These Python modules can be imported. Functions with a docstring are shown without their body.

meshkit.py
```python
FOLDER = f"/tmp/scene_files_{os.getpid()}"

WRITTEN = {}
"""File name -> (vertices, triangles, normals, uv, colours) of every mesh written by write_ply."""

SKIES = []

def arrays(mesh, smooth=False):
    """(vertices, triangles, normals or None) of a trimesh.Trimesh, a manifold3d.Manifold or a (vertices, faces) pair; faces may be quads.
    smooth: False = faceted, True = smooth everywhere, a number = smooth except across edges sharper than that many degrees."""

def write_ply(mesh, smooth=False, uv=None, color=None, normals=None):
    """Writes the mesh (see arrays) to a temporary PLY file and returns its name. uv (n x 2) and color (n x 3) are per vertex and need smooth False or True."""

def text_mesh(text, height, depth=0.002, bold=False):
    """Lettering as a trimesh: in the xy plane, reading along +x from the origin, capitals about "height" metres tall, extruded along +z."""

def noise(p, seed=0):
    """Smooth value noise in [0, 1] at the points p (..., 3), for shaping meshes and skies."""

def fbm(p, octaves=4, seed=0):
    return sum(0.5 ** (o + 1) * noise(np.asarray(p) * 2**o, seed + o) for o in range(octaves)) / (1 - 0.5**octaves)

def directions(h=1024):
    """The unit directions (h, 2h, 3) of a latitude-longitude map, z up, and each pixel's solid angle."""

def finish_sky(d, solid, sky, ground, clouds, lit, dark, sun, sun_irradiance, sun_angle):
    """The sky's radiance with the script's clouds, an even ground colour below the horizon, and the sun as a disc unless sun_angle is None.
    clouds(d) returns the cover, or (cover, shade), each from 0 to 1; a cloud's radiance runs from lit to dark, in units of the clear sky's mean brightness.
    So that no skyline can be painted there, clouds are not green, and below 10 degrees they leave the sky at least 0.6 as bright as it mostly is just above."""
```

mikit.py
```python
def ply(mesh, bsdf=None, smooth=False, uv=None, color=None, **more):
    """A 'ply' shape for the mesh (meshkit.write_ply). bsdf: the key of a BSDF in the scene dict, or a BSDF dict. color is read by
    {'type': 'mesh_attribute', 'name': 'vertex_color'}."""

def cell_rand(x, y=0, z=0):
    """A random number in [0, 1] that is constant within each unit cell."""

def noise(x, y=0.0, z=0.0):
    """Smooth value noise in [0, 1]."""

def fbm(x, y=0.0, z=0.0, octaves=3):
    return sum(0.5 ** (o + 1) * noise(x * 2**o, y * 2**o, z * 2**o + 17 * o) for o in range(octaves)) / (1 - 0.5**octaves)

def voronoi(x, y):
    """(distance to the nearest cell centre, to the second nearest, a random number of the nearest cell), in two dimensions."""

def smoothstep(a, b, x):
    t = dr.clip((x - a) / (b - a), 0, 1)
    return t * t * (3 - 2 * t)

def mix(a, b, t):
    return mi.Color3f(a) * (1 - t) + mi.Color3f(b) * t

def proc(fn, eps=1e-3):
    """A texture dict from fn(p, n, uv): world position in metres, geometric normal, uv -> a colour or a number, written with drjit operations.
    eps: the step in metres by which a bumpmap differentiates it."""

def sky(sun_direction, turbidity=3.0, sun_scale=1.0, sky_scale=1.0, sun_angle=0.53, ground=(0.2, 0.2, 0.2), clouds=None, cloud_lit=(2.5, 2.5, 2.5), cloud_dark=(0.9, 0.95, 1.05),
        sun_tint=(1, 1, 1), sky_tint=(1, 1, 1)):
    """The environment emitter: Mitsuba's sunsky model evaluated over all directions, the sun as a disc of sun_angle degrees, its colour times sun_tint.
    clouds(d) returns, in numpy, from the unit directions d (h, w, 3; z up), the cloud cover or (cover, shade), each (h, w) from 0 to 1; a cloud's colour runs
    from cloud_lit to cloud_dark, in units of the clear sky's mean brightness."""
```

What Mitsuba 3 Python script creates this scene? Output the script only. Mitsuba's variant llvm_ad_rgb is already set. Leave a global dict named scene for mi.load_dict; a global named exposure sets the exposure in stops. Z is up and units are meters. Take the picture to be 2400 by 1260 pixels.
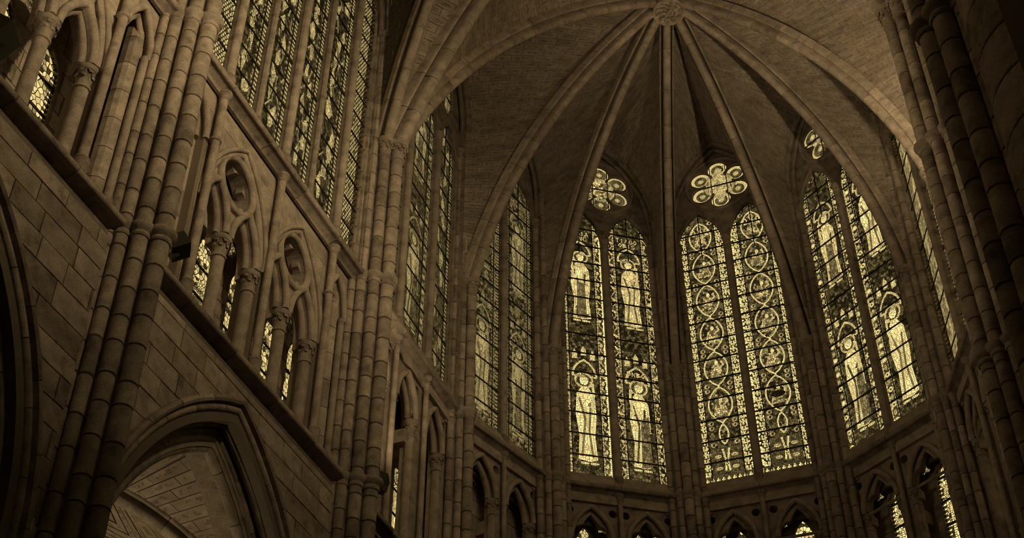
import math, random
import numpy as np, trimesh, drjit as dr, mitsuba as mi, mikit
import shapely, shapely.geometry as sg, shapely.affinity as sa
from shapely.ops import unary_union
from scipy.spatial import Voronoi, cKDTree
T = mi.ScalarTransform4f
scene, labels = {}, {}
rng = np.random.default_rng(7)

# ------------------------------------------------------------------ camera, sky, exposure
CAM = np.array([4.034, -22.671, 0.0]); FOC, PITCH, YAW = 3166.6, 0.7118, -0.3573   # metres above eye level; the floor lies 1.6 m lower
FWD = np.array([math.sin(YAW) * math.cos(PITCH), math.cos(YAW) * math.cos(PITCH), math.sin(PITCH)])
RGT = np.array([math.cos(YAW), -math.sin(YAW), 0.0]); UPV = np.cross(RGT, FWD)
scene['camera'] = {'type': 'perspective', 'fov': math.degrees(2 * math.atan(1200 / FOC)), 'fov_axis': 'x', 'near_clip': 0.1, 'far_clip': 500.0,
                   'to_world': T().look_at(origin=CAM.tolist(), target=(CAM + FWD).tolist(), up=[0, 0, 1])}
exposure = 1.2
def overcast(d):
    n = mikit.meshkit.fbm(np.stack([d[..., 0] * 2.2, d[..., 1] * 2.2, d[..., 2] * 3.0], -1) + 5, 4, 3)
    return np.ones(d.shape[:2]), np.clip((n - 0.35) * 1.4, 0, 1)
SKY = 2.3
scene['sky'] = mikit.sky([0.35, 0.75, 0.62], turbidity=4.0, sun_scale=0.0, sky_scale=SKY, clouds=overcast, cloud_lit=(3.6, 2.8, 1.12), cloud_dark=(2.8, 2.2, 0.9), ground=(0.2, 0.17, 0.1))
LAMP = 250.0     # radiance scale of the floodlights
WARM = np.array([1.0, 0.77, 0.36])

# ------------------------------------------------------------------ materials
def stone_fn(base, amp, blotch):
    b = [float(x) for x in base]
    def fn(p, n, uv):
        f = mikit.fbm(p.x * 5.3, p.y * 5.3, p.z * 5.3, 2)
        g = mikit.noise(p.x * 48.0, p.y * 48.0, p.z * 48.0)
        k = 1 + amp * (f - 0.5) * 2 + 0.42 * (g - 0.5)
        s = mikit.smoothstep(0.56, 0.74, mikit.fbm(p.x * 7.3 + 9, p.y * 7.3, p.z * 5.1, 2))
        k = k * (1 - blotch * s)
        return mi.Color3f(b[0] * k, b[1] * k, b[2] * k)
    return fn
def stone(name, base, amp=0.34, blotch=0.22):
    scene[name] = {'type': 'twosided', 'bsdf': {'type': 'diffuse', 'reflectance': mikit.proc(stone_fn(base, amp, blotch))}}
S0 = np.array([0.40, 0.332, 0.315])
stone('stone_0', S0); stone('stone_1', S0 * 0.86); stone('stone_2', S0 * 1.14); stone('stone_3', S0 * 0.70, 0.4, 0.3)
stone('stone_4', S0 * 0.70, 0.4, 0.35)  # darker copy of the stone: puts shade into tracery, reveals and window-head ribs
STONES = ['stone_0', 'stone_0', 'stone_1', 'stone_1', 'stone_2', 'stone_3']
def brick_fn(base):
    b = [float(x) for x in base]
    def fn(p, n, uv):
        f = mikit.noise(p.x * 7.0, p.y * 7.0, p.z * 7.0)
        q = mikit.fbm(p.x * 19.0 + 3, p.y * 19.0, p.z * 34.0, 2)
        inside = mikit.smoothstep(0.02, 0.3, uv.x) * mikit.smoothstep(0.98, 0.7, uv.x) * mikit.smoothstep(0.08, 0.4, uv.y) * mikit.smoothstep(0.92, 0.6, uv.y)
        worn = mikit.smoothstep(0.50, 0.60, q * (0.45 + 0.65 * inside) + 0.16 * (f - 0.5))
        k = (0.8 + 0.45 * f) * (1 - 0.42 * worn)
        return mi.Color3f(b[0] * k, b[1] * k, b[2] * k)
    return fn
for i, k in enumerate((0.92, 0.82, 0.72)):
    scene[f'brick_{i}'] = {'type': 'twosided', 'bsdf': {'type': 'diffuse', 'reflectance': mikit.proc(brick_fn(S0 * k))}}
def flat(name, c, **k): scene[name] = {'type': 'twosided', 'bsdf': {'type': 'diffuse', 'reflectance': {'type': 'rgb', 'value': list(map(float, c))}}}
flat('mortar', (0.13, 0.108, 0.095)); flat('mortar_light', (0.20, 0.167, 0.15)); flat('lead', (0.02, 0.018, 0.016)); flat('plaster', (0.26, 0.215, 0.19)); flat('paving', (0.10, 0.085, 0.075)); flat('dim_plaster', (0.10, 0.083, 0.075))
scene['iron'] = {'type': 'twosided', 'bsdf': {'type': 'roughplastic', 'diffuse_reflectance': {'type': 'rgb', 'value': [0.02, 0.018, 0.015]}, 'alpha': 0.35}}
scene['black_paint'] = {'type': 'twosided', 'bsdf': {'type': 'roughplastic', 'diffuse_reflectance': {'type': 'rgb', 'value': [0.03, 0.027, 0.022]}, 'alpha': 0.25}}
scene['glass'] = {'type': 'thindielectric', 'int_ior': 1.5, 'specular_transmittance': {'type': 'mesh_attribute', 'name': 'vertex_color'}}

# ------------------------------------------------------------------ bookkeeping
def fresh(key):
    if key not in scene and key not in labels: return key
    n = COUNT.get(key, 0) + 1
    while f'{key}_{n:03d}' in scene or f'{key}_{n:03d}' in labels: n += 1
    COUNT[key] = n
    return f'{key}_{n:03d}'
COUNT = {}
def tag(key, label=None, cat=None, group=None, kind=None):
    d = labels.setdefault(key, {})
    for k, v in (('label', label), ('category', cat), ('group', group), ('kind', kind)):
        if v: d[k] = v
    return key
def thing(name, label, cat, group=None, kind=None): return tag(fresh(name), label, cat, group, kind)
def emit(name, mesh, mat, parent=None, smooth=False, kind=None, label=None, **k):
    if isinstance(mesh, MB): mesh = mesh.mesh()
    key = fresh(f'{parent}__{name}' if parent else name)
    scene[key] = mikit.ply(mesh, mat, smooth=bool(smooth), **k)
    if kind or label: tag(key, label, kind=kind)
    return key
_CACHE = {}
def emit_copy(name, ck, build, mat, parent, to_world):
    """As emit, for a mesh of which many copies stand elsewhere."""
    if ck not in _CACHE: _CACHE[ck] = mikit.ply(build(), 'stone_0', smooth=True)
    key = fresh(f'{parent}__{name}'); scene[key] = {**_CACHE[ck], 'bsdf': {'type': 'ref', 'id': mat}, 'to_world': to_world}; return key
def pick(): return STONES[int(rng.integers(len(STONES)))]

class MB:
    def __init__(s): s.v, s.f, s.n = [], [], 0
    def add(s, v, f):
        v = np.asarray(v, float); f = np.asarray(f, int)
        if f.shape[1] == 4: f = np.vstack([f[:, [0, 1, 2]], f[:, [0, 2, 3]]])
        s.v.append(v); s.f.append(f + s.n); s.n += len(v); return s
    def mesh(s): return np.vstack(s.v), np.vstack(s.f)

# ------------------------------------------------------------------ geometry helpers
class Fr:
    """A bay's frame: u along the wall (left to right seen from the choir), d outward, z up."""
    def __init__(s, a, b):
        s.a = np.asarray(a, float); s.L = float(np.linalg.norm(np.subtract(b, a))); s.t = np.subtract(b, a) / s.L; s.n = np.array([-s.t[1], s.t[0]])
        s.N3 = np.array([*s.n, 0.0]); s.T3 = np.array([*s.t, 0.0])
    def pt(s, u, d, z):
        u, d, z = np.broadcast_arrays(np.asarray(u, float), np.asarray(d, float), np.asarray(z, float))
        xy = s.a + u[..., None] * s.t + d[..., None] * s.n
        return np.concatenate([xy, z[..., None]], -1)
    def back(s, d): o = Fr(s.a + s.n * d, s.a + s.n * d + s.t * s.L); return o
    def w(s, v): v = np.asarray(v, float); return s.pt(v[:, 0], v[:, 1], v[:, 2])
BOXF = np.array([[0, 1, 3, 2], [4, 6, 7, 5], [0, 4, 5, 1], [2, 3, 7, 6], [0, 2, 6, 4], [1, 5, 7, 3]])
def box(fr, u0, u1, d0, d1, z0, z1):
    v = np.array([[u, d, z] for u in (u0, u1) for d in (d0, d1) for z in (z0, z1)], float)
    return fr.w(v), BOXF
def slab(fr, poly, d0, d1):
    """A polygon in (u, z), holes and all, with thickness from d0 to d1."""
    out = MB()
    for g in getattr(poly, 'geoms', [poly]):
        if g.geom_type != 'Polygon' or g.area < 1e-5: continue
        m = trimesh.creation.extrude_polygon(g, d1 - d0, engine='earcut')
        v = np.array(m.vertices); out.add(fr.pt(v[:, 0], v[:, 2] + d0, v[:, 1]), m.faces)
    return out
def split_at_corners(prof, closed, deg=38.0):
    """The profile's points, twice where it turns sharply, and the segments between them: edges stay crisp under smooth normals."""
    p = np.asarray(prof, float); n = len(p); seg = [(i, (i + 1) % n) for i in range(n if closed else n - 1)]; out, q = [], []
    for i, j in seg:
        if not q or not joined(p, i, closed, deg): out.append(p[i]); a = len(out) - 1
        else: a = q[-1][1]
        out.append(p[j]); q.append((a, len(out) - 1))
    return np.array(out), q
def joined(p, i, closed, deg):
    n = len(p)
    if not closed and i in (0, n - 1): return False
    if i == 0: return False
    a, b = p[i] - p[i - 1], p[(i + 1) % n] - p[i]; c = a @ b / (np.linalg.norm(a) * np.linalg.norm(b) + 1e-12); return c > math.cos(math.radians(deg))
def sweep(path, prof, W, closed=False, caps=True):
    """prof (a along W, b along tangent x W) carried along path; W: the normal of the path's plane."""
    p = np.asarray(path, float); prof = np.asarray(prof, float); n = len(p)
    t = np.roll(p, -1, 0) - np.roll(p, 1, 0) if closed else np.gradient(p, axis=0)
    t /= np.linalg.norm(t, axis=1, keepdims=True) + 1e-12
    W = np.asarray(W, float); Bn = np.cross(t, W); Bn /= np.linalg.norm(Bn, axis=1, keepdims=True) + 1e-12
    pr, seg = split_at_corners(prof, True, 50.0); m = len(pr); v = p[:, None] + pr[None, :, :1] * W + pr[None, :, 1:] * Bn[:, None]; v = v.reshape(-1, 3)
    i = np.arange(n if closed else n - 1); i2 = (i + 1) % n; f = np.vstack([np.stack([i * m + a, i2 * m + a, i2 * m + b, i * m + b], 1) for a, b in seg])
    f = np.vstack([f[:, [0, 1, 2]], f[:, [0, 2, 3]]])
    if caps and not closed:
        k = len(prof); fan = np.array([[0, q, q + 1] for q in range(1, k - 1)]); c0, c1 = (p[e] + prof[:, :1] * W + prof[:, 1:] * Bn[e] for e in (0, -1))
        f = np.vstack([f, fan[:, ::-1] + len(v), fan + len(v) + k]); v = np.vstack([v, c0, c1])
    return v, f
def circ(r, n=8, a0=0.0): a = a0 + np.arange(n) * 2 * np.pi / n; return np.stack([r * np.cos(a), r * np.sin(a)], 1)
def lathe(c, prof, n=14):
    """prof: (r, z) from bottom to top, about the vertical through c."""
    a = np.arange(n) * 2 * np.pi / n; pr, seg = split_at_corners(prof, False); k = len(pr)
    v = np.stack([c[0] + pr[:, :1] * np.cos(a), c[1] + pr[:, :1] * np.sin(a), np.broadcast_to(c[2] + pr[:, 1:], (k, n))], -1).reshape(-1, 3)
    j = np.arange(n); j2 = (j + 1) % n
    return v, np.vstack([np.stack([p * n + j, p * n + j2, q * n + j2, q * n + j], 1) for p, q in seg])
def arch(u0, u1, zs, za, n=14, k=None):
    """A pointed arch outline in (u, z): two circular arcs from the springing (zs) to the apex (za)."""
    c, h, r = (u0 + u1) / 2, (u1 - u0) / 2, za - zs
    R = (h * h + r * r) / (2 * h) if k is None else k * 2 * h
    cx, ang = u0 + R, math.atan2(r, R - h)
    if k is not None: cx = u0 + R
    a = np.linspace(0, ang if R >= h else math.pi - math.atan2(r, h - R), n)
    l = np.stack([cx - R * np.cos(a), zs + R * np.sin(a)], 1); l[-1] = (c, za)
    return np.vstack([l, np.stack([2 * c - l[-2::-1, 0], l[-2::-1, 1]], 1)])
def lancet(u0, u1, zb, zs, za, n=12): return sg.Polygon([(u0, zb), *arch(u0, u1, zs, za, n).tolist(), (u1, zb)])
def circle(u, z, r, n=28): a = np.arange(n) * 2 * np.pi / n; return sg.Polygon(np.stack([u + r * np.cos(a), z + r * np.sin(a)], 1))
def foil(u, z, r, lobe, n, a0=90, ctr=None):
    ps = [circle(u + r * math.cos(math.radians(a0 + 360 * k / n)), z + r * math.sin(math.radians(a0 + 360 * k / n)), lobe) for k in range(n)]
    return unary_union(ps + [circle(u, z, ctr or r)])
def outline(fr, poly, d): c = np.array(poly.exterior.coords)[:-1]; return fr.pt(c[:, 0], d, c[:, 1])
def roll(fr, uz, d, r, closed=False, n=7):
    uz = np.asarray(uz, float); return sweep(fr.pt(uz[:, 0], d, uz[:, 1]), circ(r, n), fr.N3, closed)
def arc3(p0, p1, p2, n=40):
    """Points of the circle through three points (r, z)."""
    A = np.array([[p1[0] - p0[0], p1[1] - p0[1]], [p2[0] - p0[0], p2[1] - p0[1]]]) * 2
    b = np.array([p1[0]**2 - p0[0]**2 + p1[1]**2 - p0[1]**2, p2[0]**2 - p0[0]**2 + p2[1]**2 - p0[1]**2])
    c = np.linalg.solve(A, b); R = math.hypot(p0[0] - c[0], p0[1] - c[1])
    a0, a2 = math.atan2(p0[1] - c[1], p0[0] - c[0]), math.atan2(p2[1] - c[1], p2[0] - c[0])
    a2 -= 2 * math.pi * round((a2 - a0) / (2 * math.pi)); a = np.linspace(a0, a2, n)
    return np.stack([c[0] + R * np.cos(a), c[1] + R * np.sin(a)], 1)
def resample(p, n):
    p = np.asarray(p, float); s = np.concatenate([[0], np.cumsum(np.linalg.norm(np.diff(p, axis=0), axis=1))])
    q = np.linspace(0, s[-1], n) if np.isscalar(n) else np.asarray(n); return np.stack([np.interp(q, s, p[:, k]) for k in range(p.shape[1])], 1)
def length(p): return float(np.linalg.norm(np.diff(np.asarray(p), axis=0), axis=1).sum())
def shown(q):
    """Pixels across (0 outside the frame) of a small piece: which pieces are parts and which join the stuff."""
    v = np.atleast_2d(q) - CAM; z = v @ FWD; x, y = 1200 + FOC * (v @ RGT) / z, 630 - FOC * (v @ UPV) / z
    if z.min() < 0.5 or x.max() < 0 or x.min() > 2400 or y.max() < 0 or y.min() > 1260: return 0.0
    return float(min(np.ptp(x), 400) * min(np.ptp(y), 400))
def courses(name, parent, pieces, mats, smooth=False, least=25.0, most=300):
    """pieces: (vertices, faces, uv or None). The ones that show largest become parts, the rest one stuff part."""
    size = np.array([shown(p[0]) for p in pieces]); order = np.argsort(-size); rest = {}
    for r, i in enumerate(order):
        v, f, uv = pieces[i]; m = mats[int(rng.integers(len(mats)))]
        if r < most and size[i] > least: emit(name, (v, f), m, parent, smooth, **({'uv': uv} if uv is not None else {}))
        else: rest.setdefault(m, []).append((v, f, uv))
    if rest:
        mb, uvs = MB(), []
        for v, f, uv in [x for l in rest.values() for x in l]:
            mb.add(v, f); uvs.append(uv)
        emit(name + '_fill', mb, mats[0], parent, smooth, kind='stuff', **({'uv': np.vstack(uvs)} if uvs[0] is not None else {}))

# ------------------------------------------------------------------ the plan
PL = {1: (-5.2, -11.984), 2: (-5.2, -5.385), 3: (-5.191, -0.597), 4: (-4.263, 2.455), 5: (-1.643, 4.269)}
PL.update({0: (-5.2, -18.583), -1: (-5.2, -25.18), 6: (1.643, 4.269), 7: (4.263, 2.455), 8: (5.191, -0.597), 9: (5.2, -5.385), 10: (5.2, -11.984), 11: (5.2, -18.583), 12: (5.2, -25.18)})
PL = {k: np.array(v) for k, v in PL.items()}
FA = {k: Fr(PL[a], PL[b]) for k, (a, b) in dict(Z=(-1, 0), A=(0, 1), B=(1, 2), C=(2, 3), D=(3, 4), E=(4, 5), F=(5, 6), G=(6, 7), H=(7, 8), J=(8, 9), K=(9, 10), L=(10, 11), M=(11, 12)).items()}
Z1, Z2, ZA, ZB, ZF, ZSILL = 12.10, 16.56, 19.79, 28.70, -1.6, 16.92
BOSS = np.array([0.0, 0.0, ZB])
STRAIGHT = set('ZABCJKLM')

# ------------------------------------------------------------------ piers
def drums(parent, c, r, z0, z1, h=0.46, n=12, jit=0.07):
    """A shaft of separate drums from z0 to z1 about a thin mortar core."""
    k = max(1, int(round((z1 - z0) / h))); e = np.linspace(z0, z1, k + 1); e[1:-1] += rng.uniform(-jit, jit, k - 1)
    for a, b in zip(e[:-1], e[1:]):
        rr = r * rng.uniform(0.985, 1.015); g = 0.010
        emit_copy('drum', ('drum', n), lambda: lathe((0, 0, 0), [(0.7, 0), (0.96, 0), (1.0, 0.02), (1.0, 0.98), (0.96, 1), (0.7, 1)], n), pick(), parent, T().translate([float(c[0]), float(c[1]), float(a + g)]).rotate([0, 0, 1], float(rng.uniform(0, 90))).scale([float(rr), float(rr), float(b - a - 2 * g)]))
    emit('mortar_core', lathe((c[0], c[1], z0), [(0.001, 0), (r * 0.93, 0), (r * 0.93, z1 - z0), (0.001, z1 - z0)], 10), 'mortar', parent, smooth=35)
def ring(parent, c, r, z, name='ring', mat='stone_1'):
    emit(name, lathe((c[0], c[1], z), [(r * 0.9, -0.03), (r * 1.14, -0.02), (r * 1.25, 0.01), (r * 1.14, 0.045), (r * 1.12, 0.06), (r * 1.3, 0.085), (r * 1.5, 0.11), (r * 1.62, 0.145), (r * 1.6, 0.18), (r * 1.45, 0.205), (r * 1.1, 0.215), (r * 0.9, 0.22)], 14), mat, parent, smooth=50)
def base(parent, c, r, z, h=0.3, mat='stone_1'):
    k = emit('base', lathe((c[0], c[1], z), [(0.001, 0), (r * 1.45, 0), (r * 1.45, h * 0.6), (r * 1.5, h * 0.62), (r * 1.55, h * 0.72), (r * 1.25, h * 0.82), (r * 1.3, h * 0.92), (r, h), (0.001, h)], 8), mat, parent, smooth=25)
    return k
def capital(parent, c, r, z, h=0.36, n=8, leaves=True, mat='stone_1', wide=1.75):
    """Bell with two tiers of curling leaves under a moulded abacus; z is its foot."""
    k = emit('capital', lathe((c[0], c[1], z), [(r * 0.98, -0.05), (r * 1.2, -0.04), (r * 1.22, 0.0), (r * 1.02, 0.02), (r * 1.04, h * 0.3), (r * 1.15, h * 0.55), (r * 1.45, h * 0.8), (r * 0.8, h * 0.82)], 14), mat, parent, smooth=50)
    a8 = 12
    emit('abacus', lathe((c[0], c[1], z + h * 0.78), [(r * 0.8, 0), (r * 1.45, 0), (r * wide, h * 0.08), (r * wide, h * 0.16), (r * (wide + 0.1), h * 0.2), (r * (wide + 0.1), h * 0.3), (r * 0.8, h * 0.3)], 8), mat, k, smooth=20)
    if leaves:
        for tier, (zl, rl, s) in enumerate(((h * 0.18, 1.15, 1.0), (h * 0.42, 1.25, 1.2))):
            for i in range(n):
                a = (i + 0.5 * tier + rng.uniform(-0.1, 0.1)) * 2 * math.pi / n
                p = np.array([(0.0, 0.0), (0.06, 0.13), (0.17, 0.24), (0.36, 0.31), (0.46, 0.25), (0.38, 0.17)]) * [r * s, h * 1.25] + [r * (rl - 0.12), zl]
                wv = np.array([0.30, 0.52, 0.62, 0.58, 0.42, 0.22]) * r * s * 0.9
                emit_copy('leaf', ('leaf', tier, round(r, 4), round(h, 4)), lambda: leaf_mesh(p, wv, r), mat, k, T().translate([float(c[0]), float(c[1]), float(z)]).rotate([0, 0, 1], math.degrees(a)))
def leaf_mesh(p, wv, r):
    v = []
    for (rr, zz), ww in zip(p, wv):
        for q, dr_ in ((-1, -0.10), (0, 0.06), (1, -0.10)): v.append((rr + dr_ * r, q * ww, zz))
    return np.array(v), np.array([[i0 * 3 + j, i0 * 3 + j + 1, i0 * 3 + j + 4, i0 * 3 + j + 3] for i0 in range(5) for j in range(2)])
def pier(k, label, zlow, main_top=ZA, rings=(Z1, Z2), group=None, inner=(True, True), detail=True, zbase=None):
    """Stepped cluster: the main shaft toward the choir, two lesser shafts stepping back on each side."""
    p = PL[k]; L, R = ([f for f in FA.values() if np.allclose(f.a + f.t * f.L, p)] or [None])[0], ([f for f in FA.values() if np.allclose(f.a, p)] or [None])[0]
    straight = k in (0, 1, 2, 9, 10, 11); key = thing('clustered_pier', label, 'pier', group)
    s = 1 if k < 5 else -1
    if straight:
        q = p + (R.t * 0.2 * s); main = q - R.n * 0.18
        sh = {'l1': q - R.t * 0.2, 'l2': q - R.t * 0.33 + R.n * 0.2, 'r1': q + R.t * 0.2, 'r2': q + R.t * 0.33 + R.n * 0.2}; rad = {'m': 0.13, 'l1': 0.11, 'r1': 0.11, 'l2': 0.095, 'r2': 0.095, 'l3': 0.075, 'r3': 0.075}
        sh |= {'l3': q - R.t * 0.42 + R.n * 0.34, 'r3': q + R.t * 0.42 + R.n * 0.34}
        tops = {'m': ZA, 'l1': ZA, 'r1': ZA, 'l2': 23.3, 'r2': 23.3, 'l3': 23.9, 'r3': 23.9}
        if k == 10: rad['r1'] = 0.14
    else:
        main = p; o = L.n + R.n; o = o / np.linalg.norm(o)
        cl, cr = (0.15, 0.145) if k == 3 else (0.165, 0.12), (0.15, 0.145) if k == 8 else (0.165, 0.12)
        sh = {}
        for i in (1, 2): sh[f'l{i}'] = p - L.t * cl[0] * i + L.n * cl[1] * i; sh[f'r{i}'] = p + R.t * cr[0] * i + R.n * cr[1] * i
        rad = {'m': 0.115, 'l1': 0.085, 'r1': 0.085, 'l2': 0.08, 'r2': 0.08}; tops = {'m': ZA, 'l1': 25.1, 'r1': 25.1, 'l2': 24.1, 'r2': 24.1}
    INFO[k] = dict(main=main, **sh)
    b2l, b2r = sh['l2'] + L.n * (0.1 if straight else 0.2), sh['r2'] + R.n * (0.1 if straight else 0.2)
    mid = lambda a, c, w: a + (c - a) * w
    inn = (b2l + b2r) / 2
    core = [b2l, sh['l2'] + (inn - sh['l2']) * 0.06, mid(sh['l1'], inn, 0.07), mid(main, inn, 0.07), mid(sh['r1'], inn, 0.07), sh['r2'] + (inn - sh['r2']) * 0.06, b2r]
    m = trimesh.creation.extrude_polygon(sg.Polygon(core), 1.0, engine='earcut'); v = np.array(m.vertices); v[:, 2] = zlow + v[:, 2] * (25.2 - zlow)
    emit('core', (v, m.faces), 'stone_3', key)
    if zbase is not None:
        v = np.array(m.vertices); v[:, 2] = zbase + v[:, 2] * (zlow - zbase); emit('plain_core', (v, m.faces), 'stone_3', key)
    for nme, c in dict(m=main, **sh).items():
        r, top = rad[nme], tops[nme]; hidden = (nme[0] == 'r' and k in (1, 2)) or (nme[0] == 'l' and k in (9, 10)) or (not detail)
        if hidden and not detail: emit('plain_shaft', lathe((c[0], c[1], zlow), [(r, 0), (r, top - zlow)], 10), 'stone_1', key, smooth=35)
        else: drums(key, c, r, zlow, top, 0.46 if r > 0.1 else 0.52, 12 if r > 0.1 else 10)
        if zbase is not None: emit('lower_shaft', lathe((c[0], c[1], zbase), [(r, 0), (r, zlow - zbase)], 10), 'stone_1', key, smooth=35)
        if detail:
            for z in rings: ring(key, c, r, z - 0.14)
            if nme == 'm' or (straight and nme in ('l1', 'r1')): capital(key, c, r, ZA, 0.4)
            else: capital(key, c, r, top, 0.26, 6, wide=1.5)
    return key
INFO = {}
pier(1, 'near left clustered pier of banded drum shafts, left of the big four-light window', 6.5, zbase=ZF)
pier(2, 'left clustered pier between the broad window and the three-light window', 9.5, zbase=ZF)
pier(3, 'clustered pier between the three-light window and the narrow left apse window', 13.2, rings=(Z2,), zbase=ZF)
pier(4, 'clustered pier left of the apse window with the two standing saints', 13.4, rings=(Z2,), zbase=ZF)
pier(5, 'clustered pier under the middle vault rib, between the saints window and the medallion window', 13.6, rings=(Z2,), zbase=ZF)
pier(6, 'clustered pier right of the medallion window', 13.4, rings=(Z2,), zbase=ZF)
pier(7, 'clustered pier right of the apse window with the bishop figures', 13.0, rings=(Z2,), zbase=ZF)
pier(8, 'clustered pier at the far right of the apse, mostly behind the nearer shafts', 13.0, rings=(Z2,), zbase=ZF)
pier(9, 'right clustered pier with two tiers of shaft rings, nearer than the apse', 9.5, zbase=ZF)
pk = pier(10, 'dark clustered pier with a round drum core at the right edge', 6.0, zbase=ZF)
tag(pier(0, 'clustered pier of the left wall nearest the viewer, outside the view', 6.0, detail=False, zbase=ZF), kind='structure')
tag(pier(11, 'clustered pier of the right wall nearest the viewer, outside the view', 6.0, detail=False, zbase=ZF), kind='structure')
cd = PL[10] + np.array([0.93, -0.20])
for i in range(24):
    emit('core_drum', lathe((cd[0], cd[1], 4.0 + i * 0.62), [(0.5, 0.01), (0.77, 0.01), (0.785, 0.03), (0.785, 0.59), (0.77, 0.61), (0.5, 0.61)], 40), pick(), pk, smooth=35)
emit('core_mortar', lathe((cd[0], cd[1], ZF), [(0.75, 0), (0.75, 20.4)], 32), 'mortar', pk, smooth=35)

# ------------------------------------------------------------------ vault: ribs, boss, webs
def rib_path(a, c, mid, za=ZA + 0.4, zc=ZB + 0.06, r0=0.3, n=41):
    """From the shaft at a (x, y) up to the boss at c; mid = (share of the plan length from the boss, height)."""
    a, c = np.asarray(a, float), np.asarray(c[:2], float); R = np.linalg.norm(a - c); e = (a - c) / R
    p = arc3((R, za), (mid[0] * R, mid[1]), (r0, zc), n); return np.concatenate([c + p[:, :1] * e, p[:, 1:]], 1)
RIB = np.array([(-.195, .24), (-.195, .10), (-.185, .06), (-.16, .045), (-.14, .06), (-.125, .115), (-.085, .095), (-.09, .03), (-.105, -.035), (-.09, -.09), (-.05, -.125), (0, -.14), (.05, -.125), (.09, -.09), (.105, -.035), (.09, .03), (.085, .095), (.125, .115), (.14, .06), (.16, .045), (.185, .06), (.195, .10), (.195, .24)])
def frame_of(path):
    e = path[-1, :2] - path[0, :2]; e = e / np.linalg.norm(e); W = np.array([-e[1], e[0], 0.0])
    t = path[len(path) // 2 + 1] - path[len(path) // 2]; return W if np.cross(t, W)[2] > 0 else -W
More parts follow.
